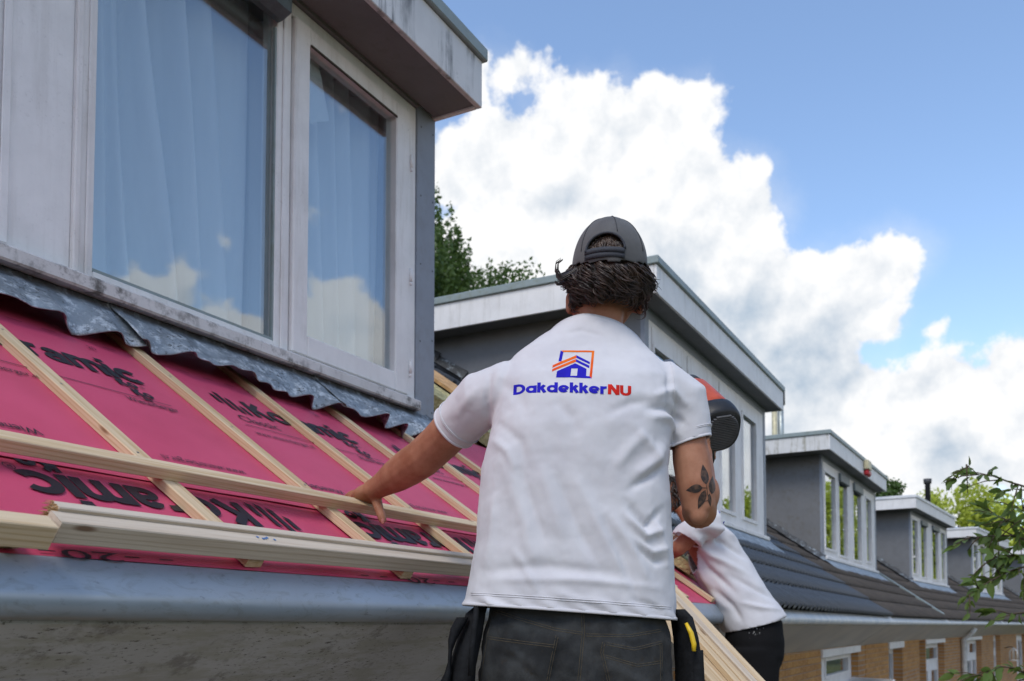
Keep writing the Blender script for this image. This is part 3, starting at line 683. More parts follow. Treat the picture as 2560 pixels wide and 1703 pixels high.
slab_on_roof('insulation_slab', 'small yellow insulation offcut on the roof beside the bending worker', 'insulation', 4.95, 5.30, .28, .62, .02, .06, 'insulation', 8, .02, 5)
slab_on_roof('red_offcut', 'curled offcut of red underlay lying by the yellow insulation', 'offcut', 4.40, 4.74, 1.05, 1.40, .03, .004, 'membrane', 24, .006, 8)
slab_on_roof('blue_strap', 'small blue plastic strip lying on the red roof edge', 'strip', 4.62, 4.70, .78, .98, .04, .02, 'blue_sheet', 40, .0, 2)
slab_on_roof('old_lath', 'grey weathered lath lying at the edge of the red roof', 'lath', 4.30, 4.86, .86, .90, .03, .022, 'plank_wood', -8)
slab_on_roof('old_batten', 'old grey batten lying beside the neighbour\'s tiles', 'batten', 5.44, 5.50, .2, 3.0, .05, .05, 'plank_wood')
slab_on_roof('red_offcut', 'narrow strip of red underlay beside the dark tiled roof', 'offcut', 5.06, 5.30, .02, .26, .02, .004, 'membrane', 5, .004, 9)
# ------------------------------------------------------------------ roof tiles
def tile_mesh(name, mat, w=.30, gauge=.335, waves=2):
    """one interlocking double-wave tile: x across, y up the slope, lower edge at y = 0"""
    k = 9*waves; L = gauge+.07; vs = []
    prof = []
    for i in range(k+1):
        u = i/k; a = u*waves*2*math.pi
        prof.append((u*(w+.012), .0235*max(0, math.sin(a-.6))**.8+.004*math.sin(a*1.0)))
    for (y, lift) in ((0, .030), (L, .0)):
        for x, z in prof: vs.append((x, y, z+lift+.018))
    for x, z in prof: vs.append((x, 0, z+.030))
    n = k+1
    fs = [(i, i+1, n+i+1, n+i) for i in range(k)]+[(i+1, i, 2*n+i, 2*n+i+1) for i in range(k)]
    return MB().add(vs, fs, False).mesh(name, mat)
TILE_NEW = tile_mesh('roof_tile', MATS['tile_new']); TILE_OLD = tile_mesh('roof_tile', MATS['tile_old'])
for me in (TILE_NEW, TILE_OLD):
    me.polygons.foreach_set('use_smooth', [True]*len(me.polygons))
def tiles(F, parent, W, dormers, me, single_rows=0, s_max=None, skip=None):
    RF = roof_frame(F); w, g = .30, .335; nc = int(W/w); rows = int(((YR-YG)/CA)/g)
    base = np.array([v.co[:] for v in me.vertices]); faces = [tuple(p.vertices) for p in me.polygons]; rest = MB()
    for r_ in range(rows):
        for c in range(nc):
            x = (W-nc*w)/2+c*w; s = -.035+r_*g
            ym = YG+(s+.2)*CA
            if any(a-.25 < x+.1 and x+.2 < b+.25 and ym > -.12 for a, b in dormers): continue
            if skip and skip(x, s): continue
            if r_ < single_rows:
                o = bpy.data.objects.new('roof_tile', me); COL.objects.link(o); o.parent = parent
                o.matrix_parent_inverse = WORLD[parent.name].inverted()
                o.matrix_basis = RF @ Matrix.Translation((x, s, random.uniform(-.001, .002))) @ Matrix.Rotation(R(random.uniform(-.35, .35)), 4, 'Z')
            else:
                b = base+[x, s, random.uniform(-.002, .002)]; rest.add(b, faces, True)
    if rest.v: rest.build('roof_tile_rows', me.materials[0], parent, RF, kind='stuff', fixn=False)

def house(i, label, mat_gutter='zinc_white'):
    F = FR[i]; W = WID[i]
    H = empty('row_house', label, 'house', F @ Vector((W/2, YW, GROUND)), 0)
    return H, F, W
def house_roof(F, H, W):
    d = MB(); d.prism([(YG+.02, ZE-.09), (YG+.02, ZE-.006), (YR, zroof(YR)-.006), (2*YR-YG, ZE-.006), (2*YR-YG, ZE-.11), (YR, zroof(YR)-.14)], 'x', .0, W-.004)
    d.build('roof_deck', MATS['tile_old'], H, F)
    m = MB(); m.tube([(0, YR, ZR+.03), (W-.01, YR, ZR+.03)], .11, 10); m.build('ridge_cap', MATS['tile_old'], H, F)

def dormer_at(i, label, x0, x1, ov, cells, boxes=(), fasc='fascia_white', fside='fascia_white', cap='zinc_cap', side='grey_board', fy=-.2, zt=(2.475, 2.68, 2.742), open_top=None, white_tops=()):
    F = FR[i]
    D = empty('dormer', label, 'dormer', F @ Vector(((x0+x1)/2, 0, .9)), 0)
    cheek(F, D, x0, x0+.03, side, zt[0]-.003, .03); cheek(F, D, x1-.03, x1, side, zt[0]-.003, .03)
    MB().box(x0-.002, x0+.085, -.006, .029, .93, zt[0]-.004).build('corner_trim', MATS['grey_trim'], D, F)
    MB().box(x1-.085, x1+.002, -.006, .029, .93, zt[0]-.004).build('corner_trim', MATS['grey_trim'], D, F)
    a, b = x0-ov[0], x1+ov[1]
    MB().box(a+.02, b-.02, fy+.022, 2.2, zt[0]-.006, zt[0]).build('soffit', MATS['soffit_dark'], D, F)
    MB().cbox(a, b, fy, fy+.022, zt[0]-.012, zt[1], .003).build('fascia', MATS[fasc], D, F)
    MB().cbox(a-.001, a+.0215, fy+.0225, 2.4, zt[0]-.012, zt[1], .003).build('fascia', MATS[fside], D, F)
    MB().cbox(b-.0215, b+.001, fy+.0225, 2.4, zt[0]-.012, zt[1], .003).build('fascia', MATS[fside], D, F)
    MB().cbox(a-.02, b+.02, fy-.02, 2.45, zt[1]+.001, zt[2], .006).build('roof_cap', MATS[cap], D, F)
    MB().box(x0+.086, x1-.086, -.004, .05, zt[0]-.09, zt[0]-.007).build('head_trim', MATS['grey_trim'], D, F)
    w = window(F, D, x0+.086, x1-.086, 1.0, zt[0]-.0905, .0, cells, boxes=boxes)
    for (xa, xb, za, zb) in white_tops:
        MB().box(xa, xb, -.012, -.001, za, zb).build('vent_panel', MATS['white_paint'], w, F)
    MB().cbox(x0+.06, x1-.02, -.05, .05, .955, .999, .006).build('sill', MATS['white_paint'], D, F)
    bk = MB(); bk.box(x0+.05, x1-.05, .32, .36, .9, zt[0]-.01); bk.build('room_lining', MATS['room_unlit'], D, F)  # darkness of the unlit room put into a near-black sheet behind the panes
    nx = 60; vs = []
    for q in range(nx+1):
        x = x0-.08+(x1-x0+.16)*q/nx; wv = mnoise.noise(Vector((x*4, i, 0)))
        vs += [(x, -.03, .958), (x, -.07, zroof(-.07)+.085+.01*wv), (x, -.30+.05*wv, zroof(-.30)+.062+.01*wv)]
    lf = MB().add(vs, [(3*q+j, 3*q+3+j, 3*q+4+j, 3*q+1+j) for q in range(nx) for j in (0, 1)], True); lf.build('lead_flashing', MATS['lead'], D, F, fixn=False)
    # stepped soakers along the cheek
    st = MB()
    for q in range(9):
        y = -.05+q*.27
        if zroof(y)+.1 < zt[0]: st.add([(x0-.10, y, zroof(y)+.075), (x0-.004, y, zroof(y)+.16), (x0-.004, y+.29, zroof(y+.29)+.13), (x0-.10, y+.29, zroof(y+.29)+.06)], [(0,1,2,3)])
    st.build('step_flashing', MATS['lead'], D, F)
    return D, F

# --- second house: freshly tiled, wide dormer
H2, F2, W2 = house(1, 'terraced house with fresh dark wavy tiles and a white opening window under its gutter')
house_roof(F2, H2, W2); gutter(F2, H2, -.34, W2, 'zinc_white', 'eaves_beige')
wall_with_openings(F2, H2, .0, W2-.002, [(.6, 1.9, -1.75, -.27), (4.36, 6.9, -1.75, -.27)])
window(F2, H2, .6, 1.9, -1.75, -.27, YW+.09, [(.68, 1.82, -1.65, -.35)])
w = window(F2, H2, 4.36, 6.9, -1.75, -.325, YW+.085, [(4.48, 4.80, -.55, -.37), (5.05, 6.60, -.55, -.37), (4.48, 5.5, -1.65, -.68), (5.62, 6.78, -1.65, -.68)])
MB().cbox(4.34, 6.96, YW-.025, YW+.2, -.324, -.242, .004).build('window_head', MATS['white_paint'], w, F2)
sw = MB(); sw.box(0, .62, -.02, .02, -.52, -.46); sw.box(0, .06, -.02, .02, -.98, -.52); sw.box(.56, .62, -.02, .02, -.98, -.52); sw.box(0, .62, -.02, .02, -1.04, -.98)
sf = F2 @ Matrix.Translation((6.75, YW+.05, -.17)) @ Matrix.Rotation(R(-125), 4, 'Z')
so = sw.build('open_casement', MATS['white_paint'], w, sf); MB().box(.055, .565, -.004, .004, -.985, -.515).build('pane', MATS['glass'], w, sf)
tiles(F2, H2, W2, [(1.10, 5.35)], TILE_NEW, 5)
dormer_at(1, 'wide grey-sided dormer with bright white fascia behind the worker in the cap', 1.36, 5.33, (.22, .16),
          [(1.55, 2.26, 1.12, 2.20), (2.46, 3.14, 1.12, 2.20), (3.46, 3.98, 1.12, 2.20), (4.30, 4.88, 1.12, 2.22)],
          white_tops=[(1.52, 2.29, 2.20, 2.34), (2.43, 3.17, 2.20, 2.34), (3.43, 4.01, 2.20, 2.34)], fy=-.18)
# --- third house: old brown tiles
H3, F3, W3 = house(2, 'terraced house with old brown tiles and a narrow window between orange brick piers')
house_roof(F3, H3, W3); gutter(F3, H3, 0, W3, 'zinc_white', 'eaves_beige')
wall_with_openings(F3, H3, 0, W3-.002, [(2.30, 3.62, GROUND+.06, -.27), (5.60, 6.42, GROUND+.06, -.27)])
w = window(F3, H3, 2.30, 3.62, GROUND+.06, -.345, YW+.14, [(2.40, 2.85, -.62, -.42), (2.40, 2.85, -1.9, -.74), (3.05, 3.50, -1.9, -.42)]); MB().cbox(2.27, 3.68, YW-.025, YW+.1, -.344, -.245, .004).build('window_head', MATS['white_paint'], w, F3)
MB().cbox(2.44, 2.74, YW+.06, YW+.13, -.98, -.76, .05).build('window_ornament', MATS['blue_sheet'], w, F3)
window(F3, H3, 5.60, 6.42, GROUND+.06, -.27, YW+.14, [(5.70, 6.32, -.60, -.38), (5.70, 6.32, -1.9, -.72)])
tiles(F3, H3, W3, [(1.30, 6.1)], TILE_OLD, 0)
dormer_at(2, 'grey-sided dormer with algae-stained fascia end and a red-based alarm box', 1.55, 6.02, (.36, .02),
          [(1.72, 2.46, 1.12, 2.25), (2.70, 3.36, 1.08, 2.34), (3.84, 4.55, 1.08, 2.34), (5.02, 5.52, 1.12, 2.25)],
          boxes=[(2.68, 3.38, 2.22, 2.355), (3.82, 4.57, 2.22, 2.355)], fside='fascia_mossy', side='grey_board_worn')
# --- fourth house: pale dormer cap, white downpipe and french doors
H4, F4, W4 = house(3, 'terraced house with white double doors, transom lights and a white downpipe')
house_roof(F4, H4, W4); gutter(F4, H4, 0, W4, 'zinc_white', 'eaves_beige')
wall_with_openings(F4, H4, 0, W4-.002, [(.06, 1.95, GROUND+.06, -.27), (4.55, 7.1, GROUND+.06, -.27)])
w = window(F4, H4, .06, 1.95, GROUND+.06, -.34, YW+.12, [(.20, 1.80, -.66, -.42), (.20, .80, -2.3, -.86), (1.15, 1.80, -2.3, -.86)], name='door'); MB().cbox(.03, 2.0, YW-.02, YW+.1, -.339, -.26, .004).build('window_head', MATS['white_paint'], w, F4)
w = window(F4, H4, 4.55, 7.1, GROUND+.06, -.34, YW+.12, [(4.7, 5.7, -.66, -.42), (5.95, 6.95, -.66, -.42), (4.7, 5.3, -2.3, -.82), (5.6, 6.2, -2.3, -.82), (6.4, 6.95, -2.3, -.82)], name='door'); MB().cbox(4.5, 7.15, YW-.02, YW+.1, -.339, -.26, .004).build('window_head', MATS['white_paint'], w, F4)
dp = MB(); dp.tube([(3.95, YG+.06, -.05), (3.95, YG+.12, -.16), (3.95, YW-.07, -.30), (3.95, YW-.07, -1.2), (3.95, YW-.07, GROUND+.05)], .06, 10); dp.build('downpipe', MATS['white_plastic'], H4, F4)
tiles(F4, H4, W4, [(2.5, 7.3)], TILE_OLD, 0)
m = MB(); m.prism([(YG+.02, ZE+.02), (YG+.02, ZE+.11), (-.02+2.0, zroof(1.98)+.11), (1.98, zroof(1.98)+.02)], 'x', -.06, .06); m.build('verge_strip', MATS['zinc_cap'], H4, F4)
dormer_at(3, 'grey-sided dormer with pale metal cap beside the black flue pipe', 2.78, 7.25, (.40, .02),
          [(2.95, 3.52, 1.12, 2.3), (3.86, 4.52, 1.08, 2.34), (5.2, 6.0, 1.08, 2.34), (6.4, 6.95, 1.12, 2.3)], boxes=[(3.84, 4.54, 2.24, 2.355), (5.18, 6.02, 2.24, 2.355)], cap='zinc_white', fasc='fascia_white')
# --- further houses
for i, (hl, dl) in zip((4, 5), (('terraced house with a lantern on its wall, half hidden by leafy branches', 'small-looking dormer partly covered by the leafy branch'),
                              ('farthest terraced house of the row, behind the leafy branch', 'farthest dormer of the row behind the leafy branch'))):
    H, F, W = house(i, hl); house_roof(F, H, W); gutter(F, H, 0, W, 'zinc_white', 'eaves_beige')
    wall_with_openings(F, H, 0, W-.002, [(1.0, 2.0, GROUND+.06, -.27), (4.6, 6.4, GROUND+.06, -.27)])
    window(F, H, 1.0, 2.0, GROUND+.06, -.27, YW+.12, [(1.15, 1.85, -.62, -.40), (1.15, 1.85, -2.2, -.8)]); window(F, H, 4.6, 6.4, GROUND+.06, -.27, YW+.12, [(4.75, 5.4, -2.2, -.45), (5.6, 6.25, -2.2, -.45)], name='door')
    tiles(F, H, W, [(2.3, 7.5)], TILE_OLD, 0)
    dormer_at(i, dl, 2.55, 7.3, (.40, .02), [(2.75, 3.3, 1.12, 2.3), (3.7, 4.35, 1.08, 2.34), (5.0, 5.8, 1.08, 2.34), (6.3, 6.9, 1.12, 2.3)], cap='zinc_white')
    if i == 4:
        L = empty('wall_lantern', 'white cage lantern hanging on the brick wall of the house behind the leafy branch', 'lantern', F @ Vector((2.62, YW-.22, -.95)), 0)
        m = MB(); m.tube([(2.62, YW, -.62), (2.62, YW-.12, -.58), (2.62, YW-.22, -.60)], .012, 6); m.build('bracket', MATS['black_plastic'], L, F)
        m = MB()
        for q in range(6):
            a = q*math.pi/3; m.tube([(2.62+.11*math.cos(a), YW-.22+.11*math.sin(a), -.95), (2.62+.11*math.cos(a), YW-.22+.11*math.sin(a), -.72), (2.62, YW-.22, -.60)], .011, 5)
        m.tube([(2.62, YW-.22, -.97), (2.62, YW-.22, -.94)], .125, 8); m.build('cage', MATS['white_plastic'], L, F)
# single bricks of the nearest visible piers, standing proud of the mortar
bm_ = MB(); bm_.cbox(0, .208, -.008, .03, 0, .051, .004); BRICK = bm_.mesh('brick', MATS['brick_clay']); hb = MB(); hb.cbox(0, .098, -.008, .03, 0, .051, .004); HALF = hb.mesh('brick', MATS['brick_clay'])
def brick_pier(F, H, x0, x1, ztop, rows):
    for r_ in range(rows):
        z = ztop-.0625*(r_+1)+.006; x = x0; odd = r_ % 2
        if odd: seq = [HALF]
        else: seq = []
        while True:
            me = seq.pop(0) if seq else BRICK
            L = .098 if me is HALF else .208
            if x+L > x1+.002:
                if x+.098 <= x1+.002: me, L = HALF, .098
                else: break
            o = bpy.data.objects.new('brick', me); COL.objects.link(o); o.parent = H; o.matrix_parent_inverse = WORLD[H.name].inverted()
            o.matrix_basis = F @ Matrix.Translation((x, YW+random.uniform(-.0015, .0015), z)); x += L+.0115
brick_pier(F2, H2, 2.2, 4.33, -.243, 6); brick_pier(F3, H3, .42, 2.26, -.243, 9); brick_pier(F3, H3, 3.70, 5.56, -.243, 8)
# roof furniture
A = empty('alarm_box', 'cream alarm box with red base on the algae-stained dormer fascia', 'alarm', F3 @ Vector((4.1, -.24, 2.5)), 0)
MB().cbox(3.72, 4.0, -.285, -.203, 2.545, 2.70, .012).build('housing', MATS['flue_cream'], A, F3); MB().cbox(3.73, 3.99, -.283, -.203, 2.44, 2.544, .03).build('strobe_lens', MATS['red_plastic'], A, F3)
fl = empty('flue_pipe', 'cream and grey flue pipe with black cowl standing behind the bright white dormer', 'flue', (15.77, 3.37, 2.74))
m = MB(); m.tube([(15.70, 3.42, 2.6), (15.70, 3.42, 3.62)], .045, 14); m.build('pipe', MATS['flue_cream'], fl); m = MB(); m.tube([(15.80, 3.34, 2.6), (15.80, 3.34, 3.72)], .05, 14); m.build('pipe', MATS['flue_grey'], fl)
m = MB(); m.tube([(15.80, 3.34, 3.66), (15.80, 3.34, 3.68), (15.80, 3.34, 3.88), (15.80, 3.34, 3.92)], [.055, .075, .075, .06], 14); m.build('cowl', MATS['black_plastic'], fl)
fb = empty('flue_pipe', 'black flue pipe with flared top rising behind the pale-capped dormer', 'flue', (27.84, 1.97, 1.4))
m = MB(); m.tube([(27.84, 1.97, 1.2), (27.84, 1.97, 3.86), (27.84, 1.97, 3.87), (27.84, 1.97, 4.0)], [.075, .07, .10, .11], 14); m.build('pipe', MATS['grey_plastic'], fb)
plain('blue_film', (.33, .50, .78), .35, 0, .2, 6, 0)
m = MB(); m.prism([(.25, 2.744), (1.3, 2.744), (1.3, 3.02), (1.15, 3.03)], 'x', 2.16, 2.75); tag(m.build('blue_sheet', MATS['blue_film'], None, FR[4]), 'blue plastic sheet propped on the flat roof of a far dormer', 'sheet')
# ------------------------------------------------------------------ materials for people and tools
n = N('shirt_white'); h = n.noise(700, 2, .5, (1, 1, 1.6))
n.base(n.mix(n.smooth(n.noise(9, 5, .6), .3, .8), (.64, .635, .66), (.565, .555, .585))).set(.9, 0, .15, 0, .25).bump(n.math('ADD', h, n.math('MULTIPLY', n.noise(90, 4), .8)), .14, .0012)
n = N('skin'); c = n.mix(n.smooth(n.noise(16, 5, .6), .3, .75), (.42, .20, .12), (.29, .115, .062)); c = n.mix(n.math('MULTIPLY', n.smooth(n.noise(55, 4, .7), .55, .75), .35), c, (.42, .15, .09))
n.base(c).set(.56, 0, .3).bump(n.math('ADD', n.noise(260, 5, .65), n.noise(40, 4)), .4, .0016); n.b.inputs['Subsurface Weight'].default_value = .12; n.b.inputs['Subsurface Radius'].default_value = (.010, .004, .002); n.b.inputs['Subsurface Scale'].default_value = .5
n = N('tattoo_ink'); n.base(n.mix(n.smooth(n.noise(90, 4), .4, .65), (.030, .022, .020), (.11, .06, .04))).set(.5, 0, .35)
n = N('denim_black'); c = n.mix(n.smooth(n.noise(10, 6, .65), .35, .7), (.014, .015, .016), (.046, .048, .048)); c = n.mix(n.smooth(n.noise(34, 6, .7), .56, .72), c, (.028, .023, .018)); c = n.mix(n.math('MULTIPLY', n.smooth(n.noise(5, 4, .6), .5, .7), .4), c, (.026, .034, .039))
n.base(c).set(.85, 0, .25, 0, .1).bump(n.math('ADD', n.noise(24, 5, .6), n.math('MULTIPLY', n.noise(500, 2), .25)), .4, .006)
n = N('trousers_black'); v = n.n('ShaderNodeTexVoronoi'); n.l(n.coord((22, 22, 9)), v.inputs['Vector']); sp = n.math('MULTIPLY', n.smooth(v.outputs['Distance'], .30, .16), n.smooth(n.noise(7, 4, .6), .60, .66))
n.base(n.mix(sp, (.009, .009, .010), (.35, .35, .34))).set(.9, 0, .15).bump(n.noise(18, 5), .4, .01)
plain('stitch', (.10, .078, .045), .8, 0, .4, 60, 0); plain('pouch_black', (.012, .013, .015), .8, 0, .5, 25, .5, 60, .2, .006)
plain('grille_grey', (.12, .12, .125), .5, 0, .2, 30, 0); plain('leather_boot', (.05, .04, .03), .7)
n = N('cap_cloth'); n.base(n.mix(n.smooth(n.noise(14, 5, .6), .3, .75), (.108, .107, .107), (.078, .077, .078))).set(.8, 0, .25, 0, .15).bump(n.math('ADD', n.noise(14, 4), n.math('MULTIPLY', n.noise(600, 2), .2)), .3, .004)
plain('cap_strap', (.040, .044, .055), .75, 0, .2, 30, .2, 500); plain('cap_seam', (.05, .052, .058), .8, 0, .2, 30, 0)
n = N('hair_brown'); c = n.mix(n.smooth(n.noise(30, 4, .6), .35, .7), (.016, .010, .0065), (.066, .036, .022)); n.base(c).set(.38, 0, .5)
plain('logo_blue', (.020, .016, .42), .85, 0, .12, 60, 0, 90, .15); plain('eye_white', (.7, .68, .65), .2); plain('lips', (.42, .15, .12), .5)
n = N('logo_red'); sz = n.sepxyz(); n.base(n.mix(n.smooth(n.noise(14, 2), .35, .65), (.78, .17, .015), (.70, .075, .012))).set(.85, 0, .15)

# ------------------------------------------------------------------ mesh tools
def remeshed(mb, voxel, smooth=2, fac=.5):
    me = mb.mesh('tmp', MATS['skin']); bm = bmesh.new(); bm.from_mesh(me); bmesh.ops.recalc_face_normals(bm, faces=bm.faces); bm.to_mesh(me); bm.free()
    o = bpy.data.objects.new('tmp', me); COL.objects.link(o)
    md = o.modifiers.new('r', 'REMESH'); md.mode = 'VOXEL'; md.voxel_size = voxel; md.adaptivity = 0
    if smooth: ms = o.modifiers.new('s', 'SMOOTH'); ms.iterations = smooth; ms.factor = fac
    dg = bpy.context.evaluated_depsgraph_get(); dg.update(); e = bpy.data.meshes.new_from_object(o.evaluated_get(dg))
    nv = len(e.vertices); v = np.empty(nv*3); e.vertices.foreach_get('co', v); v = v.reshape(-1, 3)
    nn = np.empty(nv*3); e.vertices.foreach_get('normal', nn); nn = nn.reshape(-1, 3)
    f = [tuple(p.vertices) for p in e.polygons]
    bpy.data.objects.remove(o); bpy.data.meshes.remove(me); bpy.data.meshes.remove(e)
    return v, nn, f
def from_arrays(name, v, f, mat, parent, frame, smooth=True, solid=0.0):
    me = bpy.data.meshes.new(name); me.from_pydata(v.tolist() if hasattr(v, 'tolist') else v, [], f); me.update()
    me.polygons.foreach_set('use_smooth', [smooth]*len(me.polygons)); me.materials.append(MATS[mat])
    used = {i for q in f for i in q}
    if len(used) < len(me.vertices):
        bm = bmesh.new(); bm.from_mesh(me); bmesh.ops.delete(bm, geom=[q for q in bm.verts if not q.link_faces], context='VERTS'); bm.to_mesh(me); bm.free()
    o = link_obj(name, me, parent, frame)
    if solid: md = o.modifiers.new('thick', 'SOLIDIFY'); md.thickness = solid; md.offset = -1
    return o
def clip(v, f, planes):
    """cut the mesh along planes and drop what lies beyond each, within a region"""
    bm = bmesh.new(); vs = [bm.verts.new(p) for p in v]
    for q in f: bm.faces.new([vs[i] for i in q])
    for co, no, reg in planes:
        no = Vector(no).normalized(); co = Vector(co)
        fsel = [q for q in bm.faces if reg(q.calc_center_median())]; es = {e for q in fsel for e in q.edges}; vv = {x for q in fsel for x in q.verts}
        bmesh.ops.bisect_plane(bm, geom=fsel+list(es)+list(vv), plane_co=co, plane_no=no, dist=1e-5)
        bmesh.ops.delete(bm, geom=[q for q in bm.faces if reg(q.calc_center_median()) and (q.calc_center_median()-co).dot(no) > 0], context='FACES')
    bmesh.ops.delete(bm, geom=[x for x in bm.verts if not x.link_faces], context='VERTS'); bm.verts.index_update()
    v2 = np.array([x.co[:] for x in bm.verts]); f2 = [tuple(x.index for x in q.verts) for q in bm.faces]; bm.free(); return v2, f2
def ell_ring(c, u, w, a, b, k=28, e=2.0):
    out = []
    for j in range(k):
        t = 2*math.pi*j/k; ct, st_ = math.cos(t), math.sin(t)
        p = 2/e; out.append(Vector(c)+Vector(u)*(a*math.copysign(abs(ct)**p, ct))+Vector(w)*(b*math.copysign(abs(st_)**p, st_)))
    return out
XA, YA, ZA = Vector((1,0,0)), Vector((0,1,0)), Vector((0,0,1))
def ellipsoid(mb, c, r, nu=20, nv=14):
    rings = []
    for i in range(1, nv):
        a = math.pi*i/nv; rings.append(ell_ring((c[0], c[1], c[2]-r[2]*math.cos(a)), XA, YA, r[0]*math.sin(a), r[1]*math.sin(a), nu))
    mb.loft(rings)
def seg_dist(P, a, b):
    a = np.array(a); b = np.array(b); ab = b-a; t = np.clip(((P-a)@ab)/(ab@ab), 0, 1); return np.linalg.norm(P-(a+t[:, None]*ab), axis=1), t
def fold_disp(P, folds):
    d = np.zeros(len(P))
    for pts, amp, wid in folds:
        pts = np.array(pts); best = np.full(len(P), 9.0); tt = np.zeros(len(P)); nseg = len(pts)-1
        for i in range(nseg):
            q, t = seg_dist(P, pts[i], pts[i+1]); m = q < best; best = np.where(m, q, best); tt = np.where(m, (i+t)/nseg, tt)
        d += amp*np.exp(-(best/wid)**2)*np.sin(np.clip(tt, .02, .98)*math.pi)**.6
    return d
def vnoise(P, s, seed=0.0): return np.array([mnoise.noise(Vector((p[0]*s+seed, p[1]*s, p[2]*s))) for p in P])
def subdivide2d(v, f, L):
    bm = bmesh.new(); vs = [bm.verts.new((a, b, 0)) for a, b in v]
    for q in f:
        try: bm.faces.new([vs[i] for i in q])
        except ValueError: pass
    bmesh.ops.triangulate(bm, faces=bm.faces)
    for _ in range(5):
        ee = [e for e in bm.edges if e.calc_length() > L]
        if not ee: break
        bmesh.ops.subdivide_edges(bm, edges=ee, cuts=1); bmesh.ops.triangulate(bm, faces=bm.faces)
    bm.verts.index_update(); v2 = np.array([q.co[:2] for q in bm.verts]); f2 = [tuple(q.index for q in p.verts) for p in bm.faces]; bm.free(); return v2, f2
def project(bvh, pts, d0, off):
    """drop (r, z) points onto the mesh along +d"""
    out = []
    for r_, z in pts:
        hit = bvh.ray_cast(Vector((r_, d0, z)), Vector((0, 1, 0)))
        out.append((r_, (hit[0].y if hit[0] else 0)-off, z))
    return out

# ------------------------------------------------------------------ worker with the cap
K = .936
CF = Matrix(((math.sin(YAW), math.cos(YAW), 0, 2.2*math.cos(YAW)), (-math.cos(YAW), math.sin(YAW), 0, 2.2*math.sin(YAW)), (0, 0, 1, 0), (0, 0, 0, 1)))
FEET = -.965
P1 = empty('person', 'worker from behind in white T-shirt and backwards grey cap, one hand on the lath', 'person', CF @ Vector((.16*K, 0, FEET*K)), 0)
def kv(v): return np.asarray(v)*K
class KB(MB):
    def build(s, name, mat, parent=None, frame=None, **k):
        s.v = [(a*K, b*K, c*K) for a, b, c in s.v]; return MB.build(s, name, mat, parent, frame, **k)
# body: torso core, neck, head, arms, hands, legs as one surface
b = MB()
TOR = [(-.10, .16, .175, 0, .11), (.02, .16, .175, 0, .105), (.20, .16, .175, 0, .10), (.45, .172, .17, .0, .10), (.58, .19, .18, .01, .08), (.66, .195, .12, .03, .06), (.74, .205, .085, .04, .06), (.79, .222, .064, .045, .058), (.86, .236, .060, .045, .062), (.90, .245, .058, .045, .06)]
b.loft([ell_ring((c, dc, z), XA, YA, hw, hd, 24, 2.3) for z, c, hw, dc, hd in TOR])
ellipsoid(b, (.250, .035, .930), (.081, .098, .100)); ellipsoid(b, (.262, .075, .855), (.058, .070, .075)); ellipsoid(b, (.272, .148, .872), (.014, .022, .024))
for ex, ez, s_ in ((.149, .836, -1), (.333, .836, 1)):
    b.loft([ell_ring((ex+s_*q*.006, .045+abs(q)*.006, ez), YA+ZA*.1, ZA, .019*m_, .032*m_, 14) for q, m_ in ((-3, .6), (-1.2, .9), (0, 1), (.9, .92), (1.5, .6))])
# left arm reaching to the lath
LA = [((.03, .03, .585), .05), ((-.054, .04, .585), .052), ((-.13, .105, .545), .053), ((-.20, .185, .495), .050), ((-.245, .245, .462), .050), ((-.285, .300, .442), .049), ((-.325, .355, .422), .044), ((-.360, .405, .405), .037), ((-.386, .440, .392), .031), ((-.398, .456, .386), .0305)]
LA = [((p[0]-.020*max(0, (i-3)/6), p[1]-.036*max(0, (i-3)/6), p[2]+.016*max(0, (i-3)/6)), r_*(1.09 if i < 7 else 1.03)) for i, (p, r_) in enumerate(LA)]
b.tube([p for p, _ in LA], [r_ for _, r_ in LA], 16)
# left hand: palm over the lath, thumb down its front, fingers over the back
HSH = Vector((-.018, -.036, .016))
b.loft([ell_ring(HSH+Vector((-.398, .456, .386))+Vector((-.022, .026, -.014))*t, Vector((.75, .62, -.1)).normalized(), Vector((-.1, .25, 1)).normalized(), .032+.013*math.sin(min(1, t/1.6)*2.6), .0225-.004*t/2, 14, 2.4) for t in (0, .5, 1, 1.5, 2.0, 2.3)])
def finger(pts, r0, r1, sh=None): b.tube([Vector(p)+(sh or Vector((0, 0, 0))) for p in pts], list(np.linspace(r0, r1, len(pts)-1))+[r1*.55], 8)
finger([(-.412, .462, .380), (-.440, .482, .384), (-.466, .498, .381), (-.484, .512, .372), (-.489, .516, .360)], .0125, .0095, HSH)           # index, stretched out along the lath
finger([(-.420, .485, .378), (-.446, .512, .372), (-.456, .525, .352), (-.452, .524, .334), (-.449, .521, .328)], .0125, .0092, HSH)
finger([(-.412, .500, .374), (-.432, .530, .364), (-.438, .540, .346), (-.434, .538, .330), (-.431, .535, .324)], .0120, .0088, HSH)
finger([(-.402, .510, .370), (-.415, .535, .358), (-.419, .543, .342), (-.416, .541, .330), (-.414, .539, .325)], .0105, .0080, HSH)
finger([(-.392, .468, .378), (-.383, .455, .352), (-.375, .440, .330), (-.366, .432, .306), (-.360, .431, .288), (-.358, .431, .284)], .0185, .0120, HSH)   # thumb
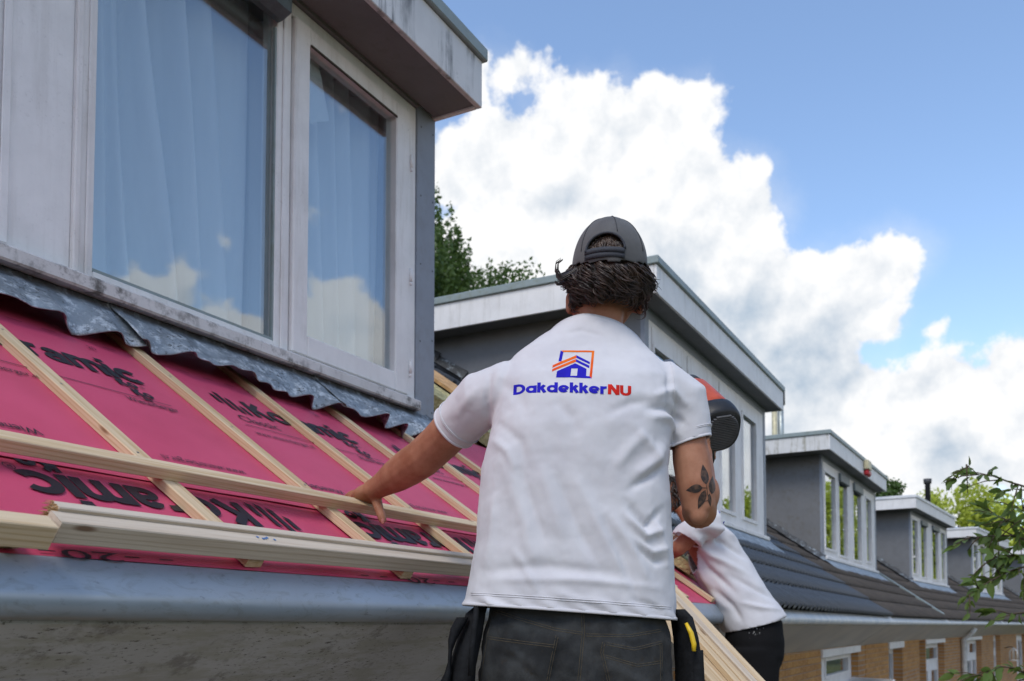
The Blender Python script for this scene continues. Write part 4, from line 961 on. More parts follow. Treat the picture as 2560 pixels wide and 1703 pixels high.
# right arm, elbow down and forearm raised to the tool
RA = [((.37, .02, .575), .05), ((.425, .02, .565), .042), ((.447, .02, .50), .042), ((.456, .018, .42), .0480), ((.466, .015, .35), .0475), ((.472, .018, .305), .042), ((.480, .045, .290), .045), ((.494, .10, .335), .044), ((.508, .16, .395), .039), ((.520, .21, .455), .031), ((.526, .235, .485), .029)]
b.tube([p for p, _ in RA], [r_ for _, r_ in RA], 16); ellipsoid(b, (.497, .035, .338), (.034, .034, .050))
ellipsoid(b, (.470, .004, .280), (.024, .024, .028))
b.loft([ell_ring((.528+.004*q, .240+.022*q, .488+.022*q), XA, Vector((0, -.7, .7)), .024, .040, 12, 2.5) for q in (0, .7, 1.4, 2.1, 2.8)])
for q in range(4): finger([(.548, .262+.016*q, .545-.020*q), (.575, .285+.014*q, .552-.020*q), (.583, .312+.010*q, .545-.020*q), (.566, .330+.006*q, .540-.020*q), (.556, .330+.006*q, .538-.020*q)], .0115, .009)
finger([(.520, .250, .530), (.530, .262, .562), (.552, .285, .576), (.575, .300, .578), (.582, .303, .577)], .013, .010)
# legs
for lx, fx in ((.055, .01), (.272, .315)):
    b.loft([ell_ring((x, y, z), XA, YA, rx, ry, 18) for x, y, z, rx, ry in ((lx, .0, -.02, .085, .10), (lx-.005, 0, -.22, .085, .09), ((lx+fx)/2, .01, -.50, .060, .065), ((lx+fx)/2, -.005, -.62, .058, .062), (fx, -.01, -.86, .042, .045), (fx, 0, -.93, .045, .055))])
    ellipsoid(b, (fx, .06, -.925), (.042, .115, .035))
v, nn, f = remeshed(b, .0052, 3, .45)
body = from_arrays('body', kv(v), f, 'skin', P1, CF)
BODY = BVHTree.FromPolygons([tuple(q) for q in v], f)
for ex in (.236, .296): m = KB(); ellipsoid(m, (ex, .122, .905), (.013, .012, .012)); m.build('eye', MATS['eye_white'], P1, CF)
m = KB(); ellipsoid(m, (.268, .140, .832), (.024, .010, .008)); m.build('lips', MATS['lips'], P1, CF)
# thumb nail
m = KB(); ellipsoid(m, (-.378, .3840, .304), (.006, .002, .009), 10, 8); m.build('thumb_nail', MATS['lips'], P1, CF)
# tattoo: four leaves and stems drawn on the skin of the upper arm
def leaf_outline(a, b_, w, k=9):
    a, b_ = np.array(a), np.array(b_); d = b_-a; nrm = np.array([-d[1], d[0]])
    t = np.linspace(0, 1, k); up_ = [a+d*q+nrm*w*math.sin(math.pi*q**.8) for q in t]; dn = [a+d*q-nrm*w*math.sin(math.pi*q**.8) for q in t[::-1][1:-1]]
    return np.array(up_+dn)
m = KB()
for a, b_, w in (((.4835, .3500), (.4752, .4010), .21), ((.4740, .3420), (.4345, .3370), .27), ((.4815, .3370), (.4640, .2900), .19), ((.4990, .3280), (.5050, .3760), .24), ((.4920, .3290), (.4960, .2960), .16)):
    o2 = leaf_outline(a, b_, w); v2, f2 = subdivide2d(o2, [tuple(range(len(o2)))], .005)
    m.add(project(BODY, v2, -.4, .0009), f2)
for a, b_ in (((.4835, .350), (.4880, .325)), ((.474, .342), (.4870, .3420)), ((.4640, .305), (.4900, .3120)), ((.4880, .325), (.4930, .306))):
    t = np.linspace(0, 1, 7); pts = [(a[0]+(b_[0]-a[0])*q, a[1]+(b_[1]-a[1])*q) for q in t]; m.tube(project(BODY, pts, -.4, .0004), .0009, 4)
m.build('tattoo', MATS['tattoo_ink'], body, CF, fixn=False)

# T-shirt
b = MB()
SH = [(-.03, .143, .272, 0, .148), (.044, .143, .266, 0, .146), (.120, .149, .256, 0, .142), (.207, .155, .246, 0, .138), (.317, .157, .242, 0, .138), (.394, .158, .235, 0, .140), (.482, .172, .229, .0, .142), (.560, .186, .228, .006, .137), (.618, .192, .226, .014, .122), (.655, .190, .208, .024, .105), (.693, .187, .176, .032, .090), (.730, .194, .136, .038, .080), (.758, .204, .106, .042, .074), (.782, .216, .083, .046, .070), (.80, .220, .078, .048, .068)]
b.loft([ell_ring((c, dc, z), XA, YA, hw, hd, 40, 2.35) for z, c, hw, dc, hd in SH])
b.tube([(.06, .02, .565), (-.02, .03, .595), (-.075, .055, .585), (-.118, .100, .555), (-.147, .127, .534), (-.170, .148, .518)], [.085, .080, .0735, .068, .0655, .0655], 24)
b.tube([(.33, .02, .575), (.40, .02, .595), (.436, .02, .570), (.449, .02, .520), (.455, .02, .47), (.457, .02, .43)], [.085, .078, .066, .0575, .0530, .0520], 24)
v, nn, f = remeshed(b, .0058, 6, .5)
FOLDS = [([(-0.0239, 0.4101), (0.0315, 0.2427), (0.0551, 0.1318)], .0045, .017), ([(0.0158, 0.3901), (0.0789, 0.1872)], -.0045, .012), ([(0.0634, 0.3901), (0.1263, 0.1872)], .0045, .016),
 ([(0.0991, 0.3701), (0.1541, 0.2347), (0.209, 0.1318)], -.005, .012), ([(0.1466, 0.3581), (0.2094, 0.2308), (0.2759, 0.112)], .006, .017), ([(0.2056, 0.2665), (0.2565, 0.1713), (0.2953, 0.0726)], -.006, .011),
 ([(0.2294, 0.2665), (0.2843, 0.1872), (0.3349, 0.0923)], .006, .013), ([(0.277, 0.2904), (0.3202, 0.2347), (0.364, 0.2824)], -.008, .009), ([(0.265, 0.2665), (0.32, 0.2149), (0.3676, 0.2347)], .008, .009),
 ([(0.2973, 0.3581), (0.3451, 0.3981), (0.3733, 0.4421)], .008, .014), ([(0.2772, 0.3222), (0.3369, 0.3621), (0.3729, 0.3941)], -.007, .010), ([(0.2844, 0.2109), (0.3355, 0.1753), (0.3751, 0.1872)], .006, .008),
 ([(0.2961, 0.1872), (0.3432, 0.1515), (0.3749, 0.1594)], -.006, .008), ([(-0.0711, 0.1318), (0.0867, 0.1397), (0.2641, 0.1199)], -.005, .014), ([(-0.0513, 0.1081), (0.1655, 0.1081), (0.3624, 0.0883)], .0035, .009),
 ([(-0.0416, 0.3302), (-0.0494, 0.2109), (-0.069, 0.1318)], .004, .012), ([(-0.0001, 0.1872), (0.0472, 0.1081), (0.0629, 0.0765)], .004, .010), ([(0.3362, 0.2665), (0.3634, 0.2109), (0.3786, 0.1318)], .006, .010), ([(0.2458, 0.3701), (0.2778, 0.4181), (0.3258, 0.4662)], .005, .014),
 ([(-0.0525, 0.6365), (-0.0635, 0.5621), (-0.0561, 0.499)], -.006, .008), ([(-0.0342, 0.6552), (0.0285, 0.6925), (0.0875, 0.7187)], .0022, .010), ([(0.393, 0.6552), (0.3812, 0.5621), (0.3954, 0.5064)], -.005, .008), ([(0.3407, 0.5509), (0.3961, 0.5807), (0.4398, 0.5435)], .007, .010),
 ([(0.3221, 0.5212), (0.3883, 0.5324), (0.432, 0.499)], -.008, .009), ([(0.33, .500), (.39, .510), (.425, .470)], .006, .009), ([(0.1318, 0.73), (0.1761, 0.7375), (0.2313, 0.7187)], -.002, .006), ([(-0.0819, 0.5993), (-0.1186, 0.5621), (-0.1479, 0.5324)], .004, .012), ([(-0.0378, 0.6104), (0.0137, 0.5621), (0.0357, 0.5064)], -.003, .014),
 ([(0.2302, 0.5064), (0.2855, 0.5324), (0.3516, 0.5435)], -.004, .012), ([(0.1018, 0.5435), (0.1384, 0.499), (0.1603, 0.4471)], -.003, .013), ([(-.04, .50), (.02, .44), (.04, .36)], -.004, .012), ([(-.05, .46), (-.01, .42), (.01, .37)], .005, .011),
 ([(.30, .47), (.345, .42), (.37, .36)], .005, .012), ([(-.07, .07), (-.05, .05), (.0, .045)], .004, .008), ([(.10, .075), (.17, .06), (.25, .045)], .003, .008), ([(.28, .06), (.33, .05), (.37, .03)], -.004, .007)]
back = v[:, 1] < .06
dd_ = fold_disp(v[:, [0, 2]], FOLDS)*np.clip((.05-v[:, 1])/.06, 0, 1)
nz = .0022*vnoise(v, 14)+.0012*vnoise(v, 34, 5)+.0006*vnoise(v, 75, 2)
hemline = .046-.030*np.clip((v[:, 0]+.02)/.42, 0, 1)
rip = .0035*np.sin(v[:, 0]*95+v[:, 2]*120)*np.exp(-np.abs(v[:, 2]-hemline-.006)/.018)
v = v+nn*(dd_*1.45+nz+rip)[:, None]
# open the hem, the cuffs and the neck
la = np.array([-.170+.147, .148-.127, .518-.534]); la /= np.linalg.norm(la)
v, fs = clip(v, f, [((-.1545, .134, .529), tuple(la), lambda c: c.x < -.05 and c.z > .42), ((.455, .02, .468), (.30, 0, -1), lambda c: c.x > .392 and c.z > .38),
                    ((-.02, 0, .046), (-.0714, 0, -1), lambda c: c.z < .12), ((.19, -.02, .776), (.22, .62, 1), lambda c: c.z > .66)])
shirt = from_arrays('t_shirt', kv(v), fs, 'shirt_white', P1, CF, True, .0022*K)
SHIRT = BVHTree.FromPolygons([tuple(q) for q in v], fs)
# clean hems: find boundary loops and bind them with a rolled edge and a stitch line
def boundary_loops(fs):
    cnt = {}
    for q in fs:
        for i in range(len(q)):
            e = (q[i], q[(i+1) % len(q)]); k_ = tuple(sorted(e)); cnt.setdefault(k_, []).append(e)
    nx_ = {es[0][0]: es[0][1] for es in cnt.values() if len(es) == 1}
    loops = []
    while nx_:
        s0 = next(iter(nx_)); lp = [s0]; c = nx_.pop(s0)
        while c != s0 and c in nx_: lp.append(c); c = nx_.pop(c)
        loops.append(lp)
    return [l for l in loops if len(l) > 30]
def smooth_loop(P, it=25):
    for _ in range(it): P = (np.roll(P, 1, 0)+np.roll(P, -1, 0)+2*P)/4
    return P
for lp in boundary_loops(fs):
    P = smooth_loop(v[lp], 10); c = P.mean(0); dl = np.concatenate([[0], np.cumsum(np.linalg.norm(np.diff(np.vstack([P, P[:1]]), axis=0), axis=1))]); PP = np.vstack([P, P[:1]]); ts = np.linspace(0, dl[-1], 141)[:-1]; Q = np.stack([np.interp(ts, dl, PP[:, k_]) for k_ in range(3)], 1)
    isneck = c[2] > .7; ishem = c[2] < .1
    m = KB()
    if isneck:                                          # ribbed collar band
        cc = Q.mean(0); rings = []
        for p in Q:
            o_ = p-cc; o_ = o_/np.linalg.norm(o_)
            rings.append([tuple(p+o_*.0025+np.array([0, 0, -.004])), tuple(p+o_*.004+np.array([0, 0, -.016])), tuple(p-o_*.004+np.array([0, 0, -.016])), tuple(p-o_*.010+np.array([0, 0, .010])), tuple(p-o_*.0065+np.array([0, 0, .011]))])
        rings.append(rings[0]); m.loft(rings, False); m.build('collar', MATS['shirt_white'], shirt, CF)
    else:
        ax = np.array([0, 0, -1.0]) if ishem or c[0] > .3 else la
        R0 = [p-c for p in Q]; rings = []; prev = None
        rings = []
        for p in Q:
            o_ = p-c; o_ = o_-ax*(o_@ax); o_ = o_/np.linalg.norm(o_)
            if ishem: o_ = np.array([o_[0]*.55, o_[1], 0]); o_ /= np.linalg.norm(o_)
            W_ = .026 if ishem else .024
            rings.append([tuple(p-ax*.004+o_*.0010), tuple(p+o_*.0018+ax*.001), tuple(p+ax*.0035+o_*.0008), tuple(p-o_*.003+ax*.003), tuple(p-o_*.004-ax*.004)])
        rings.append(rings[0]); m.loft(rings, False)
        if not ishem:
            for k_ in (.022, .0255): m.tube([tuple(p-ax*k_+(p-c)/np.linalg.norm(p-c)*.0022) for p in Q]+[tuple(Q[0]-ax*k_+(Q[0]-c)/np.linalg.norm(Q[0]-c)*.0022)], .0013, 5, False)
        m.build('hem' if ishem else 'cuff', MATS['shirt_white'], shirt, CF)
def seam(pts, r_=.0012, off=.0002):
    m = KB(); m.tube(project(SHIRT, pts, -.6, off), r_, 5); m.build('seam', MATS['shirt_white'], shirt, CF)
seam([(x, .046-.0714*(x+.02)+.028) for x in np.linspace(-.10, .385, 60)]); seam([(x, .046-.0714*(x+.02)+.023) for x in np.linspace(-.10, .385, 60)])
seam([(.398+.003*math.sin(t*3), .66-.16*t) for t in np.linspace(0, 1, 20)])
# print on the back of the shirt
LOGO = {'logo_blue': [[(0.12, 0.6775), (0.1266, 0.6727), (0.1207, 0.6448), (0.1134, 0.6448)], [(0.1578, 0.6627), (0.1896, 0.6411), (0.1888, 0.6344), (0.1577, 0.6541)], [(0.1559, 0.6504), (0.1881, 0.63), (0.1869, 0.6225), (0.1559, 0.6419)],
   [(0.1089, 0.6151), (0.1537, 0.6374), (0.1437, 0.6218), (0.1407, 0.601), (0.14, 0.597), (0.1063, 0.5981)], [(0.1537, 0.6374), (0.1591, 0.6218), (0.1437, 0.6218)], [(0.1537, 0.6374), (0.1803, 0.6207), (0.1784, 0.6003), (0.1865, 0.5996), (0.1916, 0.5936), (0.14, 0.597), (0.1407, 0.601), (0.1565, 0.601), (0.1591, 0.6218)]],
 'logo_red': [[(0.1211, 0.6779), (0.2029, 0.6757), (0.1963, 0.6708), (0.1266, 0.6727)], [(0.2029, 0.6757), (0.1916, 0.5936), (0.1865, 0.5996), (0.1963, 0.6708)], [(0.099, 0.6337), (0.1578, 0.6627), (0.1577, 0.6541), (0.0979, 0.6255)], [(0.0979, 0.6218), (0.1559, 0.6504), (0.1559, 0.6419), (0.0968, 0.6144)]]}
plain('logo_crimson', (.60, .022, .015), .85, 0, .25, 40, 0, 90, .15)
TXT = {'logo_blue': ('Dakdekker', (.0027, .5625), (.2262, .5521)), 'logo_red': ('NU', (.2289, .5519), (.2856, .5492))}
for mt, polys in LOGO.items():
    m = KB()
    for p in polys:
        v2, f2 = subdivide2d(np.array(p), [tuple(range(len(p)))], .006); m.add(project(SHIRT, v2, -.6, .0007), f2)
    m.build('logo_emblem', MATS[mt], shirt, CF, fixn=False)
    s_, a, b_ = TXT[mt]; tv, tf, tl = bold_text(s_, .0262, .235, .03, .76); a, b_ = np.array(a), np.array(b_); u = (b_-a); Lx = np.linalg.norm(u); u /= Lx; w_ = np.array([-u[1], u[0]])
    tv = tv*[Lx/tv[:, 0].max(), 1.0]; v2 = a+tv[:, :1]*u+tv[:, 1:]*w_; m = KB()
    for q in range(tl.max()+1):
        idx = np.where(tl == q)[0]; mp_ = {i: k_ for k_, i in enumerate(idx)}; v3, f3 = subdivide2d(v2[idx], [tuple(mp_[i] for i in ff) for ff in tf if ff[0] in mp_], .005); m.add(project(SHIRT, v3, -.6, .0006+.00005*q), f3)
    m.build('logo_lettering', MATS['logo_blue' if mt == 'logo_blue' else 'logo_crimson'], shirt, CF, fixn=False)

# trousers, seams and holster pockets
b = MB()
b.loft([ell_ring((.160, dc, z), XA, YA, hw, hd, 40, 2.3) for z, hw, dc, hd in ((.085, .205, .0, .115), (.03, .222, 0, .125), (-.03, .233, 0, .138), (-.10, .238, 0, .146), (-.17, .236, .0, .142), (-.22, .215, .0, .125))])
for lx, kx, fx in ((.060, .030, .005), (.262, .292, .318)):
    b.loft([ell_ring((x, y, z), XA, YA, rx, ry, 24) for x, y, z, rx, ry in ((lx, .0, -.12, .115, .128), (lx, 0, -.25, .112, .118), (kx, .012, -.50, .085, .090), (kx, .0, -.62, .080, .085), (fx, -.01, -.86, .070, .075), (fx, 0, -.925, .072, .080))])
v, nn, f = remeshed(b, .0065, 5, .5)
POCK = [np.array([(-.0527, .0154), (.0311, -.0021), (.109, -.0235), (.0972, -.076), (.075, -.17), (-.088, -.17), (-.0605, -.0294)]), np.array([(.218, -.0391), (.288, -.0527), (.3601, -.0371), (.3614, -.1186), (.352, -.18), (.24, -.18), (.2139, -.0643)])]
def inpoly(P, poly):
    x, y = P[:, 0], P[:, 1]; ins = np.zeros(len(P), bool); j = len(poly)-1
    for i in range(len(poly)):
        xi, yi = poly[i]; xj, yj = poly[j]
        c_ = ((yi > y) != (yj > y)) & (x < (xj-xi)*(y-yi)/(yj-yi+1e-12)+xi); ins ^= c_; j = i
    return ins
P2d = v[:, [0, 2]]; bk = v[:, 1] < 0
pd = sum(inpoly(P2d, q).astype(float) for q in POCK)*.0042*bk
TF = [([(-.05, -.06), (.03, -.09), (.09, -.16)], -.006, .012), ([(-.02, -.05), (.05, -.10), (.08, -.14)], .006, .012), ([(.02, .03), (.08, .02), (.15, .0)], -.005, .010), ([(.24, -.10), (.29, -.13), (.34, -.16)], .006, .012), ([(.165, .02), (.17, -.06), (.16, -.18)], -.007, .012), ([(.12, -.05), (.10, -.10), (.10, -.16)], -.006, .010), ([(.20, -.06), (.20, -.10), (.22, -.16)], -.005, .010), ([(.19, .02), (.26, .0), (.34, .015)], .004, .01)]
v = v+nn*((fold_disp(P2d, TF)*bk*1.2+pd+.006*vnoise(v, 13, 2)+.0035*vnoise(v, 34, 9)))[:, None]
trou = from_arrays('trousers', kv(v), f, 'denim_black', P1, CF)
TR = BVHTree.FromPolygons([tuple(q) for q in v], f)
ST = [[(-0.0469, 0.0407), (0.0155, 0.0193), (0.1012, -0.006), (0.1655, -0.0158)], [(0.1752, -0.0197), (0.2804, -0.0216), (0.3642, -0.008)], [(0.1696, 0.0368), (0.1713, -0.0177), (0.1573, -0.1463)], [(-0.0527, 0.0154), (-0.0605, -0.0294), (-0.0778, -0.1463)], [(0.109, -0.0235), (0.0972, -0.076), (0.0835, -0.1463)], [(-0.0605, -0.0263), (0.0233, -0.0371), (0.1011, -0.0457)], [(0.218, -0.0391), (0.288, -0.0527), (0.3601, -0.0371)], [(0.218, -0.0391), (0.2139, -0.0643), (0.2331, -0.1463)], [(0.3601, -0.0371), (0.3614, -0.1386)], [(0.2159, -0.0682), (0.2955, -0.0915), (0.3636, -0.0837)]]
m = KB()
for ln in ST:
    for dz in (0, -.0055):
        pts = []
        for (x0, z0), (x1, z1) in zip(ln[:-1], ln[1:]):
            pts += [(x0+(x1-x0)*t, z0+(z1-z0)*t) for t in np.linspace(0, 1, 14)[:-1]]
        pts.append(ln[-1]); vert = abs(ln[-1][1]-ln[0][1]) > abs(ln[-1][0]-ln[0][0])
        pts = [(x+(dz if vert else 0), z+(0 if vert else dz)) for x, z in pts]
        m.tube(project(TR, pts, -.6, .0002), .00062, 4)
m.build('seam_stitching', MATS['stitch'], trou, CF)
def pouch(pts, w, th, name='holster_pocket'):
    m = KB(); rings = []
    for i, (p, ww, tt) in enumerate(zip(pts, w, th)):
        rings.append(ell_ring(p, Vector((.92, .39, 0)).normalized(), Vector((-.39, .92, 0)).normalized(), ww, tt, 16, 3.0))
    m.loft(rings); o = m.build(name, MATS['pouch_black'], P1, CF); return o
pouch([(-.078, -.02, .046), (-.090, -.025, .030), (-.102, -.03, -.02), (-.122, -.035, -.10), (-.130, -.035, -.20), (-.132, -.035, -.30)], [.012, .018, .022, .026, .030, .030], [.030, .040, .046, .050, .050, .050])
m = KB(); m.loft([ell_ring((-.120-.05*t-.008*math.sin(t*5), -.06, .020-.16*t), XA, YA, .010+.006*math.sin(t*6+1), .018, 8) for t in np.linspace(0, 1.2, 8)]); m.build('pocket_flap', MATS['pouch_black'], P1, CF)
m = KB(); m.tube([(-.085, -.075, .045), (-.088, -.095, .01), (-.095, -.098, -.05), (-.098, -.098, -.12)], .008, 6); m.build('pocket_strap', MATS['pouch_black'], P1, CF)
pouch([(.408, -.02, .040), (.420, -.02, .020), (.430, -.02, -.03), (.438, -.015, -.10), (.440, -.015, -.20), (.440, -.015, -.30)], [.010, .013, .016, .020, .022, .022], [.032, .042, .046, .048, .048, .048])
m = KB(); m.loft([ell_ring((.452+.004*t, -.045, -.06-.10*t), XA, YA, .016, .022, 8, 3) for t in np.linspace(0, 1, 5)]); m.build('pocket_flap', MATS['pouch_black'], P1, CF)
m = KB(); m.tube([(.422, -.070, .006), (.433, -.075, -.018), (.439, -.078, -.045), (.439, -.078, -.062)], [.004, .0065, .0065, .005], 8); tag(m.build('utility_knife', MATS['yellow_plastic'], None, CF), 'yellow knife handle tucked in the worker\'s holster pocket', 'knife')
for fx in (.005, .318):
    m = KB(); m.loft([ell_ring((fx, y, z), XA, Vector((0, .15, 1)), rx, rz, 16, 2.4) for y, z, rx, rz in ((-.085, -.905, .030, .045), (-.06, -.905, .044, .058), (.0, -.905, .050, .060), (.07, -.925, .052, .040), (.14, -.932, .050, .033), (.185, -.938, .036, .024))]); m.build('boot', MATS['leather_boot'], P1, CF)

# cap worn backwards, with the strap opening at the back
capc = np.array([.250, .022, .918]); nU, nV = 72, 40
def cap_pt(a, e, g=0.0):
    ce, se = math.cos(e), math.sin(e); x = math.cos(a)*ce; y = math.sin(a)*ce
    bul = 1+.018*math.cos(6*(a+.52))*ce
    return capc+np.array([(.0975+g)*x*bul*(1-.02*se), (.116+g)*y*bul, (.126+g)*se])
def rim_z(y): return .920+.26*(y-.0)
vs = []; ok = []
for j in range(nV+1):
    for i in range(nU):
        p = cap_pt(2*math.pi*i/nU, -.32+(math.pi/2+.32)*j/nV); vs.append(p)
vs = np.array(vs); vs = vs+np.array([[0, 0, 1]])*0
fsx = [(j*nU+i, j*nU+(i+1) % nU, (j+1)*nU+(i+1) % nU, (j+1)*nU+i) for j in range(nV) for i in range(nU)]
def opening(p): return p[1] < -.02 and p[2] > .926 and ((p[0]-.230)/.046)**2+((p[2]-.924)/.040)**2 < 1
good = []
for q in fsx:
    c_ = vs[list(q)].mean(0)
    if c_[2] < rim_z(c_[1])-.004 or opening(c_): continue
    good.append(q)
lowv = vs[:, 2] < rim_z(vs[:, 1])
cap = from_arrays('cap', kv(vs), good, 'cap_cloth', P1, CF, True, .003)
md = cap.modifiers.new('sub', 'SUBSURF'); md.levels = 1; md.render_levels = 1
m = KB()
arc = []
for t in np.linspace(R(-2), R(182), 30):
    x = .230+.0465*math.cos(t); z = .925+.0405*math.sin(t); dx = (x-capc[0])/.0975; dz = (z-capc[2])/.126; y = capc[1]-.1175*math.sqrt(max(.02, 1-dx*dx-dz*dz)); arc.append((x, y-.001, z))
m.tube(arc, .0032, 6); m.build('opening_binding', MATS['cap_strap'], cap, CF)
m = KB()
for z0, z1, off in ((.9145, .9265, .004), (.902, .9155, .0025)):
    rows = []
    for x in np.linspace(.180, .276, 16):
        r_ = []
        for z in (z0-.06*(x-.23), z1-.06*(x-.23)):
            dx = (x-capc[0])/.0975; dz = (z-capc[2])/.126; y = capc[1]-.1165*math.sqrt(1-dx*dx-dz*dz); r_ += [(x, y-off, z), (x, y-off+.004, z)] if z == z0-.06*(x-.23) else [(x, y-off+.004, z), (x, y-off, z)]
        rows.append(r_)
    m.loft(rows)
m.build('strap', MATS['cap_strap'], cap, CF)
m = KB()
for a in (R(-38), R(-142), R(90), R(28), R(152)):
    pts = [tuple(cap_pt(a, e, .0006)) for e in np.linspace(.12, math.pi/2-.03, 16)]; m.tube(pts, .0011, 4)
pts = [tuple(cap_pt(R(-84), e, .0006)) for e in np.linspace(.42, math.pi/2-.03, 12)]; m.tube(pts, .0011, 4)
m.tube([tuple(cap_pt(0, math.pi/2)+np.array([0, 0, -.002])), tuple(cap_pt(0, math.pi/2)+np.array([0, 0, .004]))], [.007, .004], 10); m.build('panel_seam', MATS['cap_seam'], cap, CF)
m = KB(); rg = []
for t in np.linspace(-.9, .9, 15):
    x = .25+.085*math.sin(t); y = .06+.07*math.cos(t)
    rg.append([(x, y, .948), (.25+.095*math.sin(t), y+.075*math.cos(t), .932), (.25+.095*math.sin(t), y+.075*math.cos(t), .929), (x, y, .944)])
m.loft(rg); m.build('visor', MATS['cap_cloth'], cap, CF)

# hair: clumped curly locks below the cap and in its opening
def hair_locks(mb, rnd, C, RAD, count, zone, length, r0, curl, puff=1.0):
    for _ in range(count):
        while True:
            a = rnd.uniform(0, 6.283); e = rnd.uniform(-1.3, 1.3); d = np.array([math.cos(a)*math.cos(e), math.sin(a)*math.cos(e), math.sin(e)])
            p = C+d*RAD
            if zone(p): break
        nrm = d/RAD; nrm /= np.linalg.norm(nrm); down = np.array([0, 0, -1.0]); tang = down-nrm*(down@nrm); tang /= max(1e-6, np.linalg.norm(tang)); side = np.cross(nrm, tang)
        q1 = mnoise.noise(Vector(p*26)); q2 = mnoise.noise(Vector(p*34)+Vector((7, 3, 1))); q3 = mnoise.noise(Vector(p*48)+Vector((2, 9, 4)))
        L = length*rnd.uniform(.75, 1.2)*(1+.7*q3); ph = q2*9+rnd.uniform(-.5, .5); k_ = 11; pts = []; sw = 1.6*q1+rnd.uniform(-.2, .2); kick = max(0, q3*2+.35)+rnd.uniform(0, .25)
        for i in range(k_):
            t = i/(k_-1)
            q = p+tang*L*t*(1-.35*kick*t*t)+side*(sw*L*.5*t+curl*.0075*t**.5*math.sin(ph+t*4.6))+nrm*puff*(.001+.013*math.sin(t*2.9)*(.6+.8*abs(q2))+curl*.0050*t*math.cos(ph+t*4.6)+kick*.007*t**3-.006*t*t)
            pts.append(tuple(q))
        r_ = r0*rnd.uniform(.55, 1.2); mb.tube(pts, [r_*(.75+.25*math.sin(t*3.1))*(1-.85*t**2) for t in np.linspace(0, 1, k_)], 5, False)
rnd = random.Random(21); m = KB(); C0 = np.array([.248, .030, .890]); R0_ = np.array([.0865, .099, .085])
hair_locks(m, rnd, C0, R0_, 1700, lambda p: p[1] < .075 and .853+1.15*max(0, p[1]+.012) < p[2] < rim_z(p[1])+.008, .062, .0024, 1.7)
hair_locks(m, rnd, C0, R0_*1.0, 700, lambda p: p[1] < .02 and .872 < p[2] < rim_z(p[1])+.004, .070, .0023, 2.4, 1.25)
hair_locks(m, rnd, C0, R0_, 260, lambda p: p[1] < .03 and .862 < p[2] < rim_z(p[1])-.002, .072, .0027, 3.0, 1.3)
for pts in ([(.165, .0, .905), (.140, -.01, .893), (.122, -.015, .884), (.113, -.015, .900), (.114, -.015, .918), (.126, -.015, .927)], [(.170, -.02, .90), (.145, -.02, .885), (.124, -.02, .874), (.114, -.02, .884), (.112, -.02, .898)],
            [(.325, .0, .88), (.338, -.005, .868), (.350, -.01, .866), (.357, -.01, .874), (.358, -.01, .884)], [(.33, .01, .885), (.343, .0, .876), (.352, .0, .876), (.356, 0, .884)], [(.16, .0, .88), (.135, .0, .87), (.118, .0, .868), (.112, .0, .876)]):
    for q in range(10):
        sx_, sy_, sz_ = rnd.uniform(-.006, .006), rnd.uniform(-.008, .008), rnd.uniform(-.005, .005)
        j = [(a+sx_*(1-.6*i/len(pts)), c+sy_, e+sz_) for i, (a, c, e) in enumerate(pts)]; m.tube(j, list(np.linspace(.0024, .0005, len(j))), 5, False)
hair_locks(m, rnd, np.array([.250, .03, .915]), np.array([.088, .112, .110]), 420, lambda p: p[1] < -.02 and ((p[0]-.230)/.047)**2+((p[2]-.938)/.036)**2 < 1 and p[2] > .932, .030, .0020, .5, .35)
m.build('hair', MATS['hair_brown'], P1, CF, fixn=False)
m = KB(); ellipsoid(m, (.248, .028, .892), (.0865, .099, .070), 28, 18); m.v = [p for p in m.v]; m.build('hair_base', MATS['hair_brown'], P1, CF)

# cordless nail gun held up in the right hand
G = empty('nail_gun', 'orange and black power nailer held up beside the worker\'s shoulder', 'power tool', CF @ Vector((.57*K, .3*K, .5*K)), 0)
ax0 = Vector((.518, .400, .694)); ax1 = Vector((.582, .225, .530)); axd = (ax1-ax0).normalized(); us = XA-axd*XA.dot(axd); us.normalize(); ws = axd.cross(us)
def gring(t, a, b_, e=2.6): return ell_ring(ax0+axd*t, us, ws, a, b_, 28, e)
Lg = (ax1-ax0).length
m = KB(); m.loft([gring(t, a, b_) for t, a, b_ in ((.015, .045, .050), (.035, .052, .058), (.09, .056, .062), (.155, .060, .066), (.182, .0605, .0665))]); m.build('housing', MATS['tool_orange'], G, CF)
m = KB(); m.loft([gring(t, a, b_) for t, a, b_ in ((-.03, .032, .036), (-.01, .044, .048), (.018, .0475, .0525), (.019, .044, .049))]); m.build('rear_band', MATS['grey_plastic'], G, CF)
m = KB(); m.loft([gring(t, a, b_) for t, a, b_ in ((.176, .062, .068), (.180, .065, .071), (.196, .066, .072), (.226, .064, .070), (.238, .058, .063))]); ec = m.build('end_cap', MATS['black_plastic'], G, CF)
m = KB()
for q in range(-9, 10):
    y = q*.0056; hw = .050*math.sqrt(max(0, 1-(y/.056)**2))
    if hw < .012: continue
    pr = [ax0+axd*t+ws*(y+s_*.0016)+us*x for t in (.236, .2455) for s_ in (-1, 1) for x in (-hw, hw)]
    m.add(pr, [(0,1,3,2), (4,6,7,5), (0,4,5,1), (2,3,7,6), (0,2,6,4), (1,5,7,3)])
m.build('grille', MATS['grille_grey'], ec, CF)
m = KB(); m.loft([ell_ring(ax0+axd*t+ws*.012, us, ws, .026*s_, .018*s_, 20) for t, s_ in ((.238, 1), (.2435, 1), (.244, .8))]); m.build('badge', MATS['black_plastic'], ec, CF)
